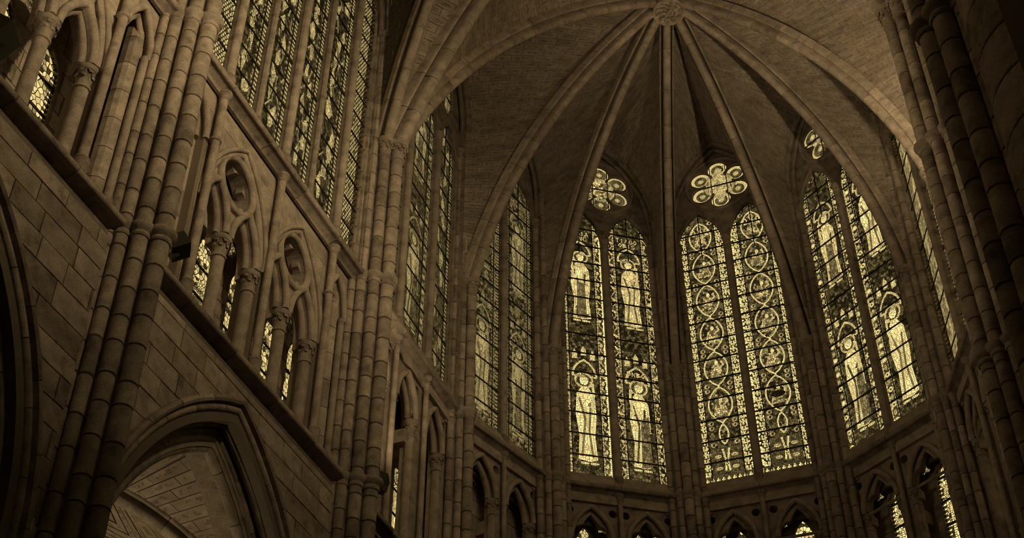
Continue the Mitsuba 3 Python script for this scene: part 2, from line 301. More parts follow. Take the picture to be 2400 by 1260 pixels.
def voussoirs(key, path, prof, W, h=0.95, gap=0.007, mats=None, name='voussoir', least=0.0):
    L = length(path); k = max(2, int(round(L / h))); e = np.linspace(0, L, k + 1); e[1:-1] += rng.uniform(-0.1, 0.1, k - 1)
    for a, b in zip(e[:-1], e[1:]):
        q = resample(path, np.linspace(a + gap, b - gap, max(3, int((b - a) / 0.16))))
        emit(name, sweep(q, prof, W), (mats or ['stone_0', 'stone_0', 'stone_1', 'stone_2'])[int(rng.integers(len(mats or '1234')))], key, smooth=38)
    emit('mortar_core', sweep(path, prof * 0.93, W), 'mortar', key, smooth=38)
RIBS = {}
def rib(nm, path, label, scale=1.0, cat='rib', name='vault_rib', mats=None):
    key = thing(name, label, cat, 'ribs of the apse vault' if name == 'vault_rib' else None, 'structure'); RIBS[nm] = path; W = frame_of(path); voussoirs(key, path, RIB * scale, W, mats=mats); return key
M_ = (0.63, 25.2)
rib(3, rib_path(INFO[3]['main'], BOSS, (0.62, 25.25)), 'vault rib rising from the pier beside the narrow left apse window')
rib(4, rib_path(INFO[4]['main'], BOSS, (0.68, 24.9)), 'vault rib rising from the pier left of the saints window to the boss')
rib(5, rib_path(INFO[5]['main'], BOSS, (0.70, 24.35)), 'upright middle vault rib straight below the boss')
rib(6, rib_path(INFO[6]['main'], BOSS, (0.70, 24.35)), 'vault rib rising from the pier right of the medallion window')
rib(7, rib_path(INFO[7]['main'], BOSS, (0.68, 25.05)), 'vault rib crossing the head of the right apse window with bishop figures')
rib(8, rib_path(INFO[8]['main'], BOSS, (0.63, 25.15)), 'outermost right vault rib, arching over to the far right window')
rib(2, rib_path(INFO[2]['r1'], BOSS, (0.62, 25.25)), 'long left vault rib arching from the boss down to the three-light window')
rib(9, rib_path(INFO[9]['l1'], BOSS, (0.62, 25.25)), 'vault rib above the frame running to the near right pier')
def trans_path(y, xw=5.02, n=41):
    p = arc3((xw, ZA + 0.4), (3.9, 22.95), (0.0, 28.45), n); l = np.stack([-p[:, 0], p[:, 0] * 0 + y, p[:, 1]], 1); r = np.stack([p[::-1, 0], p[:, 0] * 0 + y, p[::-1, 1]], 1); return np.vstack([l, r[1:]])
YT = INFO[2]['main'][1]
tp = trans_path(YT); key = thing('transverse_arch', 'heavy transverse arch crossing the choir above the left pier', 'arch', None, 'structure')
voussoirs(key, tp, RIB * 1.25, np.array([0, -1.0, 0]) if np.cross(tp[1] - tp[0], [0, -1.0, 0])[2] > 0 else np.array([0, 1.0, 0]))
BB = np.array([0.0, (PL[1][1] + PL[2][1]) / 2 + 0.2, 28.9])
rib('b2', rib_path(INFO[2]['l1'], BB, (0.62, 25.3), zc=28.75), 'diagonal rib of the nearer vault bay, rising from the left pier', name='diagonal_rib')
rib('b9', rib_path(INFO[9]['r1'], BB, (0.62, 25.3), zc=28.75), 'diagonal rib of the nearer vault bay, rising from the right pier', name='diagonal_rib')
rib('b1', rib_path(INFO[1]['r1'], BB, (0.62, 25.3), zc=28.75), 'diagonal rib of the nearer vault bay, rising from the near left pier', name='diagonal_rib')
rib('b10', rib_path(INFO[10]['l1'], BB, (0.62, 25.3), zc=28.75), 'diagonal rib of the nearer vault bay, rising from the dark right pier', name='diagonal_rib')
# the boss: a moulded disc carved with curling foliage round a hanging bud
key = thing('vault_boss', 'round carved foliage boss where the ribs of the apse vault meet', 'boss')
BZ = ZB - 0.22
emit('disc', lathe((0, 0, BZ), [(0.001, 0.06), (0.33, 0.06), (0.365, 0.03), (0.385, -0.01), (0.42, -0.015), (0.44, 0.03), (0.425, 0.08), (0.40, 0.12), (0.40, 0.46), (0.001, 0.46)], 36), 'stone_2', key, smooth=40)
for ringk, (rr, nn, sz) in enumerate(((0.285, 10, 0.085), (0.165, 7, 0.078), (0.065, 3, 0.07))):
    for i in range(nn):
        a = (i + 0.5 * ringk) * 2 * math.pi / nn
        th = np.linspace(0, 4.4, 10); sp = np.stack([(0.25 + th * 0.2) * np.cos(th + a) * sz, (0.25 + th * 0.2) * np.sin(th + a) * sz, -0.045 * np.sin(th * 0.75)], 1) + [rr * math.cos(a), rr * math.sin(a), BZ + 0.03]
        emit('curled_leaf', sweep(sp, np.array([(-0.012, -0.028), (0.02, -0.02), (0.03, 0.0), (0.02, 0.02), (-0.012, 0.028)]) @ np.array([[0, 1], [1, 0]]), [0, 0, 1.0]), ['stone_2', 'stone_0', 'stone_1'][i % 3], key, smooth=60)
emit('bud', lathe((0.0, -0.04, BZ - 0.09), [(0.001, 0), (0.05, 0.015), (0.075, 0.06), (0.055, 0.11), (0.02, 0.18)], 10), 'stone_3', key, smooth=60)

INSIDE = np.array([0.0, -3.0, 20.0])
def by_z(path):
    p = np.asarray(path, float); z = np.maximum.accumulate(p[:, 2] + np.arange(len(p)) * 1e-7)
    return lambda zz: np.stack([np.interp(zz, z, p[:, 0]), np.interp(zz, z, p[:, 1]), np.asarray(zz, float)], -1)
def web_half(key, A, B, z0, z1, h=0.2, blen=0.5, bulge=0.05, bricks=True, inside=INSIDE, out=None, matk=(0, 0, 1, 1, 2)):
    """One side of a web cell, its courses running level from the rib A to the boundary B (both functions of height)."""
    zz = np.linspace(z0, z1, 240); la, lb = A(zz), B(zz); arc = np.concatenate([[0], np.cumsum(0.5 * (np.linalg.norm(np.diff(la, axis=0), axis=1) + np.linalg.norm(np.diff(lb, axis=0), axis=1)))])
    k = max(2, int(arc[-1] / h)); zc = np.interp(np.linspace(0, arc[-1], k + 1), arc, zz)
    def S(z, s):
        z, s = np.broadcast_arrays(np.asarray(z, float), np.asarray(s, float)); a, b = A(z), B(z); l = np.linalg.norm(b - a, axis=-1, keepdims=True)
        mid = (a + b) / 2 - inside; mid /= np.linalg.norm(mid, axis=-1, keepdims=True)
        return a * (1 - s[..., None]) + b * s[..., None] + mid * l * bulge * (4 * s * (1 - s))[..., None]
    zg, sgd = np.meshgrid(np.linspace(z0, z1, 50) if k > 50 else zc, np.linspace(0, 1, 9), indexing='ij'); P = S(zg, sgd); c = P.mean((0, 1)); o = c - inside; o /= np.linalg.norm(o)
    n0, m0 = P.shape[:2]; i, j = np.meshgrid(np.arange(n0 - 1), np.arange(m0 - 1), indexing='ij')
    emit('joint_bed', ((P + o * 0.02).reshape(-1, 3), np.stack([i * m0 + j, i * m0 + j + 1, (i + 1) * m0 + j + 1, (i + 1) * m0 + j], -1).reshape(-1, 4)), 'mortar', key, smooth=True)
    pieces = []
    if not bricks: return pieces
    for r in range(k):
        za, zb = zc[r], zc[r + 1]; L = float(np.linalg.norm(A(np.array([(za + zb) / 2])) - B(np.array([(za + zb) / 2])))); g = 0.006
        if L < 0.08: continue
        nb = max(1, int(round(L / blen))); e = np.linspace(0, 1, nb + 1)
        if nb > 1: e = np.concatenate([[0], np.clip(e[:-1] + (0.5 if r % 2 else 1.0) / nb + rng.uniform(-0.14, 0.14, nb) / nb, 0.03, 0.985), [1]]) if r % 2 else np.concatenate([[0], e[1:-1] + rng.uniform(-0.14, 0.14, nb - 1) / nb, [1]])
        e = np.unique(e)
        for a, b in zip(e[:-1], e[1:]):
            if (b - a) * L < 0.07: continue
            gs = g / L; dz = zb - za; hA = np.linalg.norm(A(np.array([za])) - A(np.array([zb]))); gz = min(0.2, g / max(hA, 0.03)) * dz
            q = S(np.array([za + gz, za + gz, zb - gz, zb - gz]), np.array([a + gs, b - gs, b - gs, a + gs]))
            nrm = np.cross(q[1] - q[0], q[3] - q[0]); nl = np.linalg.norm(nrm)
            if nl < 1e-6: continue
            nrm /= nl; nrm = nrm if nrm @ (inside - q[0]) > 0 else -nrm
            pr = rng.uniform(0.004, 0.016); v = np.vstack([q + nrm * pr, q - nrm * 0.03])
            uv = np.array([(0, 0), (1, 0), (1, 1), (0, 1)] * 2, float); f = np.array([[0, 1, 2, 3], [0, 4, 5, 1], [1, 5, 6, 2], [2, 6, 7, 3], [3, 7, 4, 0]])
            pieces.append((v, np.vstack([f[:, [0, 1, 2]], f[:, [0, 2, 3]]]), uv))
    return pieces
def rib_top(path): W = frame_of(path); t = np.gradient(path, axis=0); t /= np.linalg.norm(t, axis=1, keepdims=True); b = np.cross(t, W); return path + b * 0.14
def wall_arch(fr, u0, u1, zs, za, d, zlow=ZA): a = arch(u0, u1, zs, za, 24); n = len(a) // 2 + 1; l = np.vstack([[(u0, zlow)], a[:n]]); r = np.vstack([[(u1, zlow)], a[::-1][:n]]); return fr.pt(l[:, 0], d, l[:, 1]), fr.pt(r[:, 0], d, r[:, 1])
WA = {'C': (0.62, 4.52, 25.0, 28.15, 0.16), 'J': (0.27, 4.17, 25.0, 28.15, 0.16), 'B': (0.55, 6.45, 23.4, 28.3, 0.16), 'K': (0.15, 6.05, 23.4, 28.3, 0.16)}
for k in 'DEFGH': WA[k] = (0.2, FA[k].L - 0.2, 25.2, 27.8, 0.12)
BRICKS = ['brick_0', 'brick_0', 'brick_1', 'brick_1', 'brick_2']
def web(fk, ra, rb, boss, label, mats=BRICKS, h=0.2, bricks=True, zc=ZB + 0.22, blen=0.5):
    key = thing('vault_web', label, 'vault', 'brick webs of the vault', 'structure'); pc = []
    l, r = wall_arch(FA[fk], *WA[fk]); tip = np.array([boss[0], boss[1], zc])
    for w, rp in ((l, ra), (r, rb)):
        if rp is None: continue
        A, B = by_z(np.vstack([rib_top(rp), tip])), by_z(np.vstack([w, resample(np.array([w[-1], tip]), 12)[1:]]))
        pc += web_half(key, A, B, ZA + 0.45, zc - 0.02, h=h, bricks=bricks, blen=blen)
    if pc: courses('brick', key, pc, mats)
web('C', RIBS[2], RIBS[3], BOSS, 'wide brick vault web left of the apse, above the three-light window')
web('D', RIBS[3], RIBS[4], BOSS, label='dim brick vault web above the narrow left apse window', h=0.12, blen=0.36)
web('E', RIBS[4], RIBS[5], BOSS, label='dim brick vault web above the saints window, left of the middle rib', h=0.12, blen=0.36)
web('F', RIBS[5], RIBS[6], BOSS, label='dim brick vault web above the medallion window, right of the middle rib', h=0.12, blen=0.36)
web('G', RIBS[6], RIBS[7], BOSS, 'brick vault web above the right apse window with bishop figures', h=0.12, blen=0.36)
web('H', RIBS[7], RIBS[8], BOSS, 'brick vault web between the two right ribs, over the far right window', h=0.14, blen=0.42)
web('J', RIBS[8], RIBS[9], BOSS, 'brightly lit brick vault web at the upper right beside the near shafts', h=0.15, blen=0.45)
# the triangular webs between the long ribs and the transverse arch, then the nearer bay
nt = len(tp) // 2 + 1
def tri_web(label, pairs, zc, bricks=True, h=0.22):
    key = thing('vault_web', label, 'vault', 'brick webs of the vault', 'structure'); pc = []
    for rp, half, tip in pairs:
        A = by_z(np.vstack([rib_top(rp), tip])); B = by_z(np.vstack([half, resample(np.array([half[-1], tip]), 10)[1:]])); pc += web_half(key, A, B, ZA + 0.45, zc - 0.02, h=h, bricks=bricks, inside=np.array([0, tip[1], 20.0]))
    if pc: courses('brick', key, pc, BRICKS)
hl, hr = tp[:nt] + [0, 0, 0.2], tp[::-1][:nt] + [0, 0, 0.2]
tri_web('brick vault web between the heavy transverse arch and the ribs of the apse', ((RIBS[2], hl, np.array([0, 0.2, ZB + 0.4])), (RIBS[9], hr, np.array([0, 0.2, ZB + 0.4]))), ZB + 0.4)
tri_web('brick vault web of the nearer bay, on the near side of the transverse arch', ((RIBS['b2'], hl, np.array([BB[0], BB[1], 28.95])), (RIBS['b9'], hr, np.array([BB[0], BB[1], 28.95]))), 28.95)
web('B', RIBS['b1'], RIBS['b2'], BB, 'brick vault web of the nearer bay above the broad left window', zc=28.95)
web('K', RIBS['b9'], RIBS['b10'], BB, 'vault web of the nearer bay above the right wall, outside the view', bricks=False, zc=28.95)

# ------------------------------------------------------------------ stained glass: every piece a cell of coloured glass between leads
class Glass:
    """A design in metres: seeds of the pieces of glass and how much light each lets through."""
    def __init__(s, w, h, seed, pitch=0.075, tone=(0.04, 0.2), stretch=1.0):
        s.w, s.h, s.r = w, h, np.random.default_rng(seed); s.X = s.jit((0, 0, w, h), pitch, stretch); s.t = s.tone(len(s.X), tone)
    def jit(s, b, p, stretch=1.0):
        x, y = np.meshgrid(np.arange(b[0] + p / 2, b[2], p), np.arange(b[1] + p / 2, b[3], p * stretch)); x = x + (np.arange(len(x)) % 2)[:, None] * p * 0.5
        X = np.stack([x.ravel(), y.ravel()], 1); return X + s.r.uniform(-0.3, 0.3, X.shape) * [p, p * stretch]
    def tone(s, n, t): a = s.r.random(n); return t[0] + (t[1] - t[0]) * a ** (t[2] if len(t) > 2 else 1.0)
    def put(s, X, t): X = np.asarray(X, float).reshape(-1, 2); s.X = np.vstack([s.X, X]); s.t = np.concatenate([s.t, np.broadcast_to(t, len(X))]); return s
    def shape(s, poly, tone, pitch=0.07, edge=0.013, step=0.05, stretch=1.0):
        """Pieces that fill a shape and end sharply at its outline."""
        for g in getattr(poly, 'geoms', [poly]):
            if g.is_empty or g.geom_type != 'Polygon': continue
            old = cKDTree(s.X); oldt = s.t
            lines = [np.array(g.exterior.coords)] + [np.array(i.coords) for i in g.interiors]; ins, outs = [], []
            for l in lines:
                n = max(4, int(length(l) / step)); q = resample(l, n + 1)[:-1]; tg = np.roll(q, -1, 0) - np.roll(q, 1, 0); tg /= np.linalg.norm(tg, axis=1, keepdims=True) + 1e-9
                nn = np.stack([-tg[:, 1], tg[:, 0]], 1); a, b = q + nn * edge, q - nn * edge; ia = shapely.contains_xy(g, a[:, 0], a[:, 1])
                ins.append(np.where(ia[:, None], a, b)); outs.append(np.where(ia[:, None], b, a))
            ins, outs = np.vstack(ins), np.vstack(outs); bnd = cKDTree(np.vstack([ins, outs])); near = bnd.query(s.X)[0] < max(0.022, edge * 1.8)
            inside = shapely.contains_xy(g, s.X[:, 0], s.X[:, 1]); s.X, s.t = s.X[~(inside | near)], s.t[~(inside | near)]
            f = s.jit(g.bounds, pitch, stretch); f = f[shapely.contains_xy(g, f[:, 0], f[:, 1])]
            if len(f): f = f[bnd.query(f)[0] > 0.55 * min(pitch, 0.06)]
            base = s.tone(1, tone)[0] if len(tone) > 3 else None
            s.put(ins, s.tone(len(ins), tone)); s.put(f, s.tone(len(f), tone)); s.put(outs, oldt[old.query(outs)[1]])
        return s
    def column(s, x, w, y0, y1, step, tones, jit=0.0):
        """A border strip of small regular pieces."""
        keep = ~((np.abs(s.X[:, 0] - x) < w) & (s.X[:, 1] > y0) & (s.X[:, 1] < y1)); s.X, s.t = s.X[keep], s.t[keep]
        y = np.arange(y0 + step / 2, y1, step); s.put(np.stack([x + s.r.uniform(-jit, jit, len(y)), y], 1), [tones[i % len(tones)] * s.r.uniform(0.8, 1.1) for i in range(len(y))]); return s
def bar(p, w): return sg.LineString(p).buffer(w / 2, cap_style=2)
def ell(x, y, a, b, n=20): return sa.scale(circle(0, 0, 1, n), a, b, origin=(0, 0)).__class__(np.array(sa.scale(circle(0, 0, 1, n), a, b, origin=(0, 0)).exterior.coords) + [x, y])
def beads(g, w, h, x0=0.045, hi=0.62, lo=0.05, step=0.05):
    for x in (x0, w - x0):
        for dx in (-0.022, 0.022): g.column(x + dx, 0.03, 0, h, step, (hi, lo))
def saint_figure(g, cx, y0, H, w, hi=0.78, robe=(0.35, 0.9, 0.7), dark=(0.04, 0.14), canopy=True, lean=1, kind=0):
    """A standing figure with halo under a canopy, H metres tall."""
    k = H / 3.4
    if canopy:
        top = y0 + H * 0.93
        ar = sg.Polygon(arch(cx - w * 0.27, cx + w * 0.27, y0 + H * 0.78, top, 10)); g.shape(ar.buffer(0.03).difference(ar.buffer(-0.03)), (hi * 0.5, hi), 0.07)
        for dx, hh in () if y0 > 3 else ((-0.19, 0.0), (0.0, 0.12), (0.19, 0.0)):
            x = cx + dx * w * 1.1; yb = top + 0.02 + hh; g.shape(sg.Polygon([(x - 0.07, yb), (x - 0.07, yb + 0.17), (x, yb + 0.3), (x + 0.07, yb + 0.17), (x + 0.07, yb)]), (hi * 0.45, hi), 0.05)
    hx, hy = cx - 0.02 * lean, y0 + H * 0.745
    g.shape(circle(hx, hy, 0.25 * k, 22).difference(circle(hx, hy, 0.2 * k, 22)), (hi * 0.5, hi * 0.9), 0.06)
    g.shape(circle(hx, hy, 0.19 * k, 20), (0.02, 0.12), 0.09)
    body = sg.Polygon([(cx - 0.20 * w, y0 + 0.62 * H), (cx - 0.07 * w, y0 + 0.69 * H), (cx + 0.07 * w, y0 + 0.69 * H), (cx + 0.22 * w, y0 + 0.60 * H), (cx + 0.24 * w, y0 + 0.42 * H), (cx + 0.19 * w, y0 + 0.25 * H), (cx + 0.23 * w, y0 + 0.06 * H), (cx + 0.08 * w, y0 + 0.04 * H), (cx - 0.21 * w, y0 + 0.05 * H), (cx - 0.17 * w, y0 + 0.25 * H), (cx - 0.24 * w, y0 + 0.44 * H)])
    g.shape(body, robe, 0.105, stretch=1.7)
    fold = [bar([(cx - 0.14 * w, y0 + 0.58 * H), (cx - 0.02 * w, y0 + 0.4 * H), (cx - 0.12 * w, y0 + 0.08 * H)], 0.05 * k), bar([(cx + 0.12 * w, y0 + 0.55 * H), (cx + 0.06 * w, y0 + 0.3 * H), (cx + 0.12 * w, y0 + 0.08 * H)], 0.045 * k)]
    for f in fold: g.shape(f.intersection(body), dark if kind else (0.1, 0.3), 0.06, 0.010)
    if kind == 1:   # a dark under-robe between bright borders
        g.shape(sg.Polygon([(cx - 0.1 * w, y0 + 0.06 * H), (cx + 0.12 * w, y0 + 0.06 * H), (cx + 0.1 * w, y0 + 0.44 * H), (cx - 0.08 * w, y0 + 0.46 * H)]), (0.06, 0.2), 0.08, stretch=1.5)
    if kind == 2: g.shape(sg.Polygon([(cx - 0.02 * w, y0 + 0.05 * H), (cx + 0.22 * w, y0 + 0.06 * H), (cx + 0.2 * w, y0 + 0.5 * H), (cx + 0.02 * w, y0 + 0.44 * H)]), (0.05, 0.2), 0.08, stretch=1.6)
    head = ell(hx, hy - 0.01, 0.115 * k, 0.15 * k, 14); g.shape(head, (hi * 0.9, hi), 0.12, 0.014, 0.09)
    g.shape(ell(hx - 0.06 * lean * k, hy + 0.12 * k, 0.11 * k, 0.05 * k, 10), (hi * 0.3, hi * 0.6), 0.07)
    for sx in (-1, 1): g.shape(ell(hx + 0.03 * lean + sx * 0.028, hy + 0.015, 0.012, 0.009, 6), (0.03, 0.05), 0.05, 0.006, 0.02)
    g.shape(bar([(cx + 0.13 * w * lean, y0 + 0.5 * H), (cx + 0.2 * w * lean, y0 + 0.62 * H), (cx + 0.18 * w * lean, y0 + 0.7 * H)], 0.07 * k), (hi * 0.7, hi), 0.07)
    g.shape(ell(cx + 0.17 * w * lean, y0 + 0.71 * H, 0.05, 0.06, 8), (hi * 0.8, hi), 0.06)
    if kind == 1: g.shape(sg.box(cx - 0.12 * w, y0 + 0.5 * H, cx + 0.06 * w, y0 + 0.62 * H), (hi * 0.8, hi), 0.09)
    for sx, dx in ((-1, -0.1), (1, 0.12)): g.shape(ell(cx + dx * w + 0.03 * lean, y0 + 0.025 * H, 0.11, 0.035, 10), (hi * 0.85, hi), 0.09)
def vine_border(g, w, h, bw, hi=0.7, side=(0, 1), edge=True):
    for s_ in side:
        X = lambda x: x if s_ == 0 else w - x
        if edge: g.column(X(0.018), 0.03, 0, h, 0.06, (hi,), 0.002)
        g.column(X(bw - 0.015), 0.02, 0, h, 0.05, (hi * 0.55, hi * 0.25))
        y = 0.12
        while y < h - 0.25:
            c = bw * 0.55; sgn = 1 if int(y * 10) % 2 else -1
            st = bar([(X(c - 0.03 * sgn), y), (X(c + 0.035 * sgn), y + 0.09), (X(c + 0.0), y + 0.19), (X(c - 0.035 * sgn), y + 0.26)], 0.026)
            g.shape(st, (hi * 0.6, hi), 0.05, 0.010); g.shape(ell(X(c + 0.01 * sgn), y + 0.22, 0.04, 0.05, 8), (hi * 0.7, hi), 0.05, 0.010); y += 0.4
def flower_border(g, w, h, bw, hi=0.75):
    for s_ in (0, 1):
        X = lambda x: x if s_ == 0 else w - x
        g.column(X(0.016), 0.026, 0, h, 0.05, (hi * 0.8, hi * 0.4)); g.column(X(bw), 0.022, 0, h, 0.045, (hi * 0.6, 0.15)); y, i = 0.1, 0
        while y < h - 0.1:
            if i % 2 == 0: g.shape(circle(X(bw * 0.52), y, 0.072, 12), (hi * 0.85, hi), 0.06, 0.011, 0.04)
            else: g.shape(ell(X(bw * 0.5), y, 0.05, 0.08, 8), (hi * 0.3, hi * 0.8), 0.05, 0.010, 0.04)
            y += 0.205; i += 1
LETTER = {'T': [[(0, 1), (1, 1)], [(.5, 1), (.5, 0)]], 'I': [[(.5, 0), (.5, 1)]], 'A': [[(0, 0), (.5, 1), (1, 0)], [(.25, .4), (.75, .4)]], 'G': [[(1, .8), (.5, 1), (0, .5), (.5, 0), (1, .2), (1, .5), (.6, .5)]], 'O': [[(.5, 0), (0, .5), (.5, 1), (1, .5), (.5, 0)]],
          'B': [[(0, 0), (0, 1), (.8, .8), (0, .5), (1, .25), (0, 0)]], 'S': [[(1, .9), (.4, 1), (0, .75), (1, .3), (.6, 0), (0, .1)]], 'C': [[(1, .9), (.4, 1), (0, .5), (.4, 0), (1, .1)]], 'D': [[(0, 0), (0, 1), (1, .6), (1, .4), (0, 0)]], 'N': [[(0, 0), (0, 1), (1, 0), (1, 1)]]}
def lettering(g, text, x, y, size, hi=0.75):
    for ch in text:
        if ch in LETTER: g.shape(unary_union([bar([(x + a * size * 0.62, y + b * size) for a, b in l], size * 0.22) for l in LETTER[ch]]), (hi * 0.9, hi), 0.05, 0.008, 0.034)
        x += size * 0.95
def des_saints(seed, hi=0.72, kinds=(0, 1), border='vine', lean=1, text=None, base=(0.008, 0.11, 1.8)):
    def make(w, h):
        g = Glass(w, h, seed, 0.08, base); bw = 0.2
        if border == 'vine': vine_border(g, w, h, bw, hi)
        elif border == 'flower': flower_border(g, w, h, bw, hi)
        else:
            beads(g, w, h, 0.05, hi * 0.8, 0.05); beads(g, w, h, bw, hi * 0.7, 0.1)
            y = 0.1
            while y < h:
                for x in (0.135, w - 0.135): g.shape(foil(x, y, 0.03, 0.025, 4), (hi * 0.4, hi * 0.9), 0.04, 0.009, 0.03)
                y += 0.21
        W_ = (w - 2 * bw) * 1.42; saint_figure(g, w / 2, 0.3, 3.35, W_, hi, (hi * 0.5, hi, 0.6), lean=lean, kind=kinds[0]); saint_figure(g, w / 2, 4.6, 3.0, W_, hi, (hi * 0.35, hi, 0.8), lean=-lean, kind=kinds[1])
        if text:
            for i, tx in enumerate(text): lettering(g, tx, w / 2 - len(tx) * 0.062, 7.62 - i * 0.17 if i < 2 else 3.12, 0.13, hi)
        return g
    return make
def des_tree(seed, hi=0.8, arms=1):
    def make(w, h):
        g = Glass(w, h, seed, 0.066, (0.01, 0.13, 1.6)); bw = 0.25
        for s_ in (0, 1):
            X = lambda x: x if s_ == 0 else w - x
            g.column(X(0.033), 0.034, 0, h, 0.12, (hi, hi * 0.9)); g.column(X(0.195), 0.018, 0, h, 0.05, (hi, hi * 0.35)); g.column(X(0.225), 0.014, 0, h, 0.4, (0.02,))
            y, i = 0.12, 0
            while y < h - 0.1:
                x = X(0.122)
                if i % 2 == 0: g.shape(unary_union([sg.box(x - 0.024, y - 0.08, x + 0.024, y + 0.08), sg.box(x - 0.058, y - 0.024, x + 0.058, y + 0.024), circle(x, y + 0.07, 0.036, 8)]), (hi * 0.9, hi), 0.09, 0.010, 0.045)
                else:
                    g.shape(sg.box(x - 0.06, y - 0.085, x + 0.06, y + 0.085), (0.02, 0.06), 0.09, 0.010, 0.06)
                    g.shape(unary_union([sg.box(x - 0.052, y - 0.07, x - 0.014, y + 0.06), sg.box(x + 0.014, y - 0.07, x + 0.052, y + 0.06), sg.box(x - 0.052, y - 0.07, x + 0.052, y - 0.01)]), (hi * 0.85, hi), 0.09, 0.009, 0.045)
                y += 0.185; i += 1
        g.shape(sg.box(0.02, 0.02, w - 0.02, 0.24), (0.03, 0.1), 0.05)
        for x in np.arange(0.1, w - 0.05, 0.13): g.shape(unary_union([sg.box(x - 0.018, 0.06, x + 0.018, 0.19), sg.box(x - 0.045, 0.1, x + 0.045, 0.135)]), (hi * 0.8, hi), 0.05, 0.009, 0.03)
        c = w / 2; hw = (w - 2 * bw) / 2
        tr = unary_union([bar([(c - 0.05, 0.32), (c - 0.02, 0.6), (c - 0.08, 0.95)], 0.05), bar([(c + 0.05, 0.32), (c + 0.02, 0.6), (c + 0.08, 0.95)], 0.05)]); g.shape(sg.box(c - hw, 0.28, c + hw, 0.98), (0.03, 0.12), 0.07); g.shape(tr, (hi * 0.85, hi), 0.06)
        for sx in (-1, 1):
            for yy in (0.42, 0.75): g.shape(ell(c + sx * 0.2, yy, 0.09, 0.055, 10), (hi * 0.35, hi * 0.7), 0.05)
        y, i = 1.05, 0
        while y < h - 0.9:
            m = 0.62 if i == 0 else 1.1; aw = hw * (0.36 if i == 0 else 0.86)
            th = np.linspace(-1, 1, 15); l = np.stack([c - aw * (1 - th**2) ** 0.8, y + m / 2 + th * m / 2], 1); el = sg.Polygon(np.vstack([l, np.stack([2 * c - l[-2:0:-1, 0], l[-2:0:-1, 1]], 1)]))
            g.shape(el, (0.015, 0.3, 2.2), 0.066); inner = el.buffer(-0.045); g.shape(el.difference(inner), (hi * 0.8, hi), 0.05, 0.011)
            if i:
                yc = y + m * 0.5
                fig = unary_union([ell(c, yc - 0.12, 0.13, 0.2, 12), sg.Polygon([(c - 0.2, yc - 0.3), (c + 0.2, yc - 0.3), (c + 0.1, yc + 0.1), (c - 0.1, yc + 0.12)])]); g.shape(fig.intersection(inner), (0.06, 0.7, 1.3), 0.062)
                g.shape(ell(c + 0.02, yc + 0.17, 0.05, 0.075, 10), (hi * 0.7, hi), 0.07); g.shape(bar([(c + 0.08, yc), (c + 0.19, yc + 0.08), (c + 0.14, yc + 0.2)], 0.05).intersection(inner), (hi * 0.6, hi), 0.06)
                if arms and i == 1: g.shape(ell(c, yc - 0.02, 0.17, 0.1, 12), (0.008, 0.012), 0.12)
            for sx in (-1, 1):
                for yy in (y + 0.04, y + m - 0.1):
                    x = c + sx * hw * 0.78; g.shape(circle(x, yy, 0.065, 10).difference(circle(x + 0.02, yy, 0.035, 8)), (hi * 0.35, hi * 0.8), 0.05, 0.010, 0.04)
            y += m; i += 1
        for sx in (-1, 0, 1): g.shape(ell(c + sx * 0.17, h - 0.62 + 0.14 * (sx == 0), 0.065, 0.12, 12).difference(ell(c + sx * 0.17, h - 0.62 + 0.14 * (sx == 0), 0.03, 0.07, 8)), (hi * 0.7, hi), 0.05)
        return g
    return make
def des_story(seed, hi=0.6, base=(0.008, 0.11, 1.9), bw=0.13, n=9, b2=True):
    """Crowded dark glass with scattered bright draperies and beaded borders."""
    def make(w, h):
        g = Glass(w, h, seed, 0.068, base, 1.3); r = g.r
        beads(g, w, h, 0.055, hi * 0.9, 0.06, 0.055)
        if b2: beads(g, w, h, bw, hi * 0.5, 0.04, 0.07)
        y = 0.3
        clip = sg.box(bw, 0, w - bw, h)
        while y < h - 0.3:
            H = r.uniform(0.35, 0.75); x = w / 2 + r.uniform(-0.2, 0.2) * w
            p = [(x - 0.03 + r.uniform(-.05, .05), y), (x + 0.05 + r.uniform(-.06, .06), y + 0.05), (x + 0.07 + r.uniform(-.05, .07), y + H * 0.5), (x + r.uniform(-.08, .08), y + H), (x - 0.06 + r.uniform(-.07, .03), y + H * 0.55)]
            sh = sg.Polygon(p).buffer(0.01)
            if sh.is_valid and not sh.is_empty: g.shape(sh.intersection(clip), (hi * 0.3, hi, 0.8), 0.08, stretch=1.5)
            for q in range(4):
                x2, y2, a = r.uniform(bw, w - bw), y + r.uniform(0, H), r.uniform(-0.6, 0.6); ln = r.uniform(0.1, 0.36)
                g.shape(bar([(x2, y2), (x2 + math.sin(a) * ln, y2 + math.cos(a) * ln)], r.uniform(0.02, 0.05)).intersection(clip), (hi * (0.25 + 0.25 * (q % 3)), hi * (0.5 + 0.25 * (q % 3))), 0.06)
            y += H * r.uniform(0.75, 1.1)
        return g
    return make
def des_lattice(seed, hi=0.55):
    def make(w, h):
        g = Glass(w, h, seed, 1.0); x, y = np.meshgrid(np.arange(0.05, w, 0.072), np.arange(0.03, h, 0.075)); x = x + (np.arange(len(x)) % 2)[:, None] * 0.036
        g.X = np.stack([x.ravel(), y.ravel()], 1) + g.r.uniform(-0.004, 0.004, (x.size, 2)); g.t = g.r.uniform(hi * 0.6, hi, len(g.X)); k = g.r.random(len(g.X)) < 0.12; g.t[k] *= 0.25; g.lead = 0.024
        for xx in (0.02, w - 0.02): g.column(xx, 0.03, 0, h, 0.15, (hi * 1.2,))
        return g
    return make
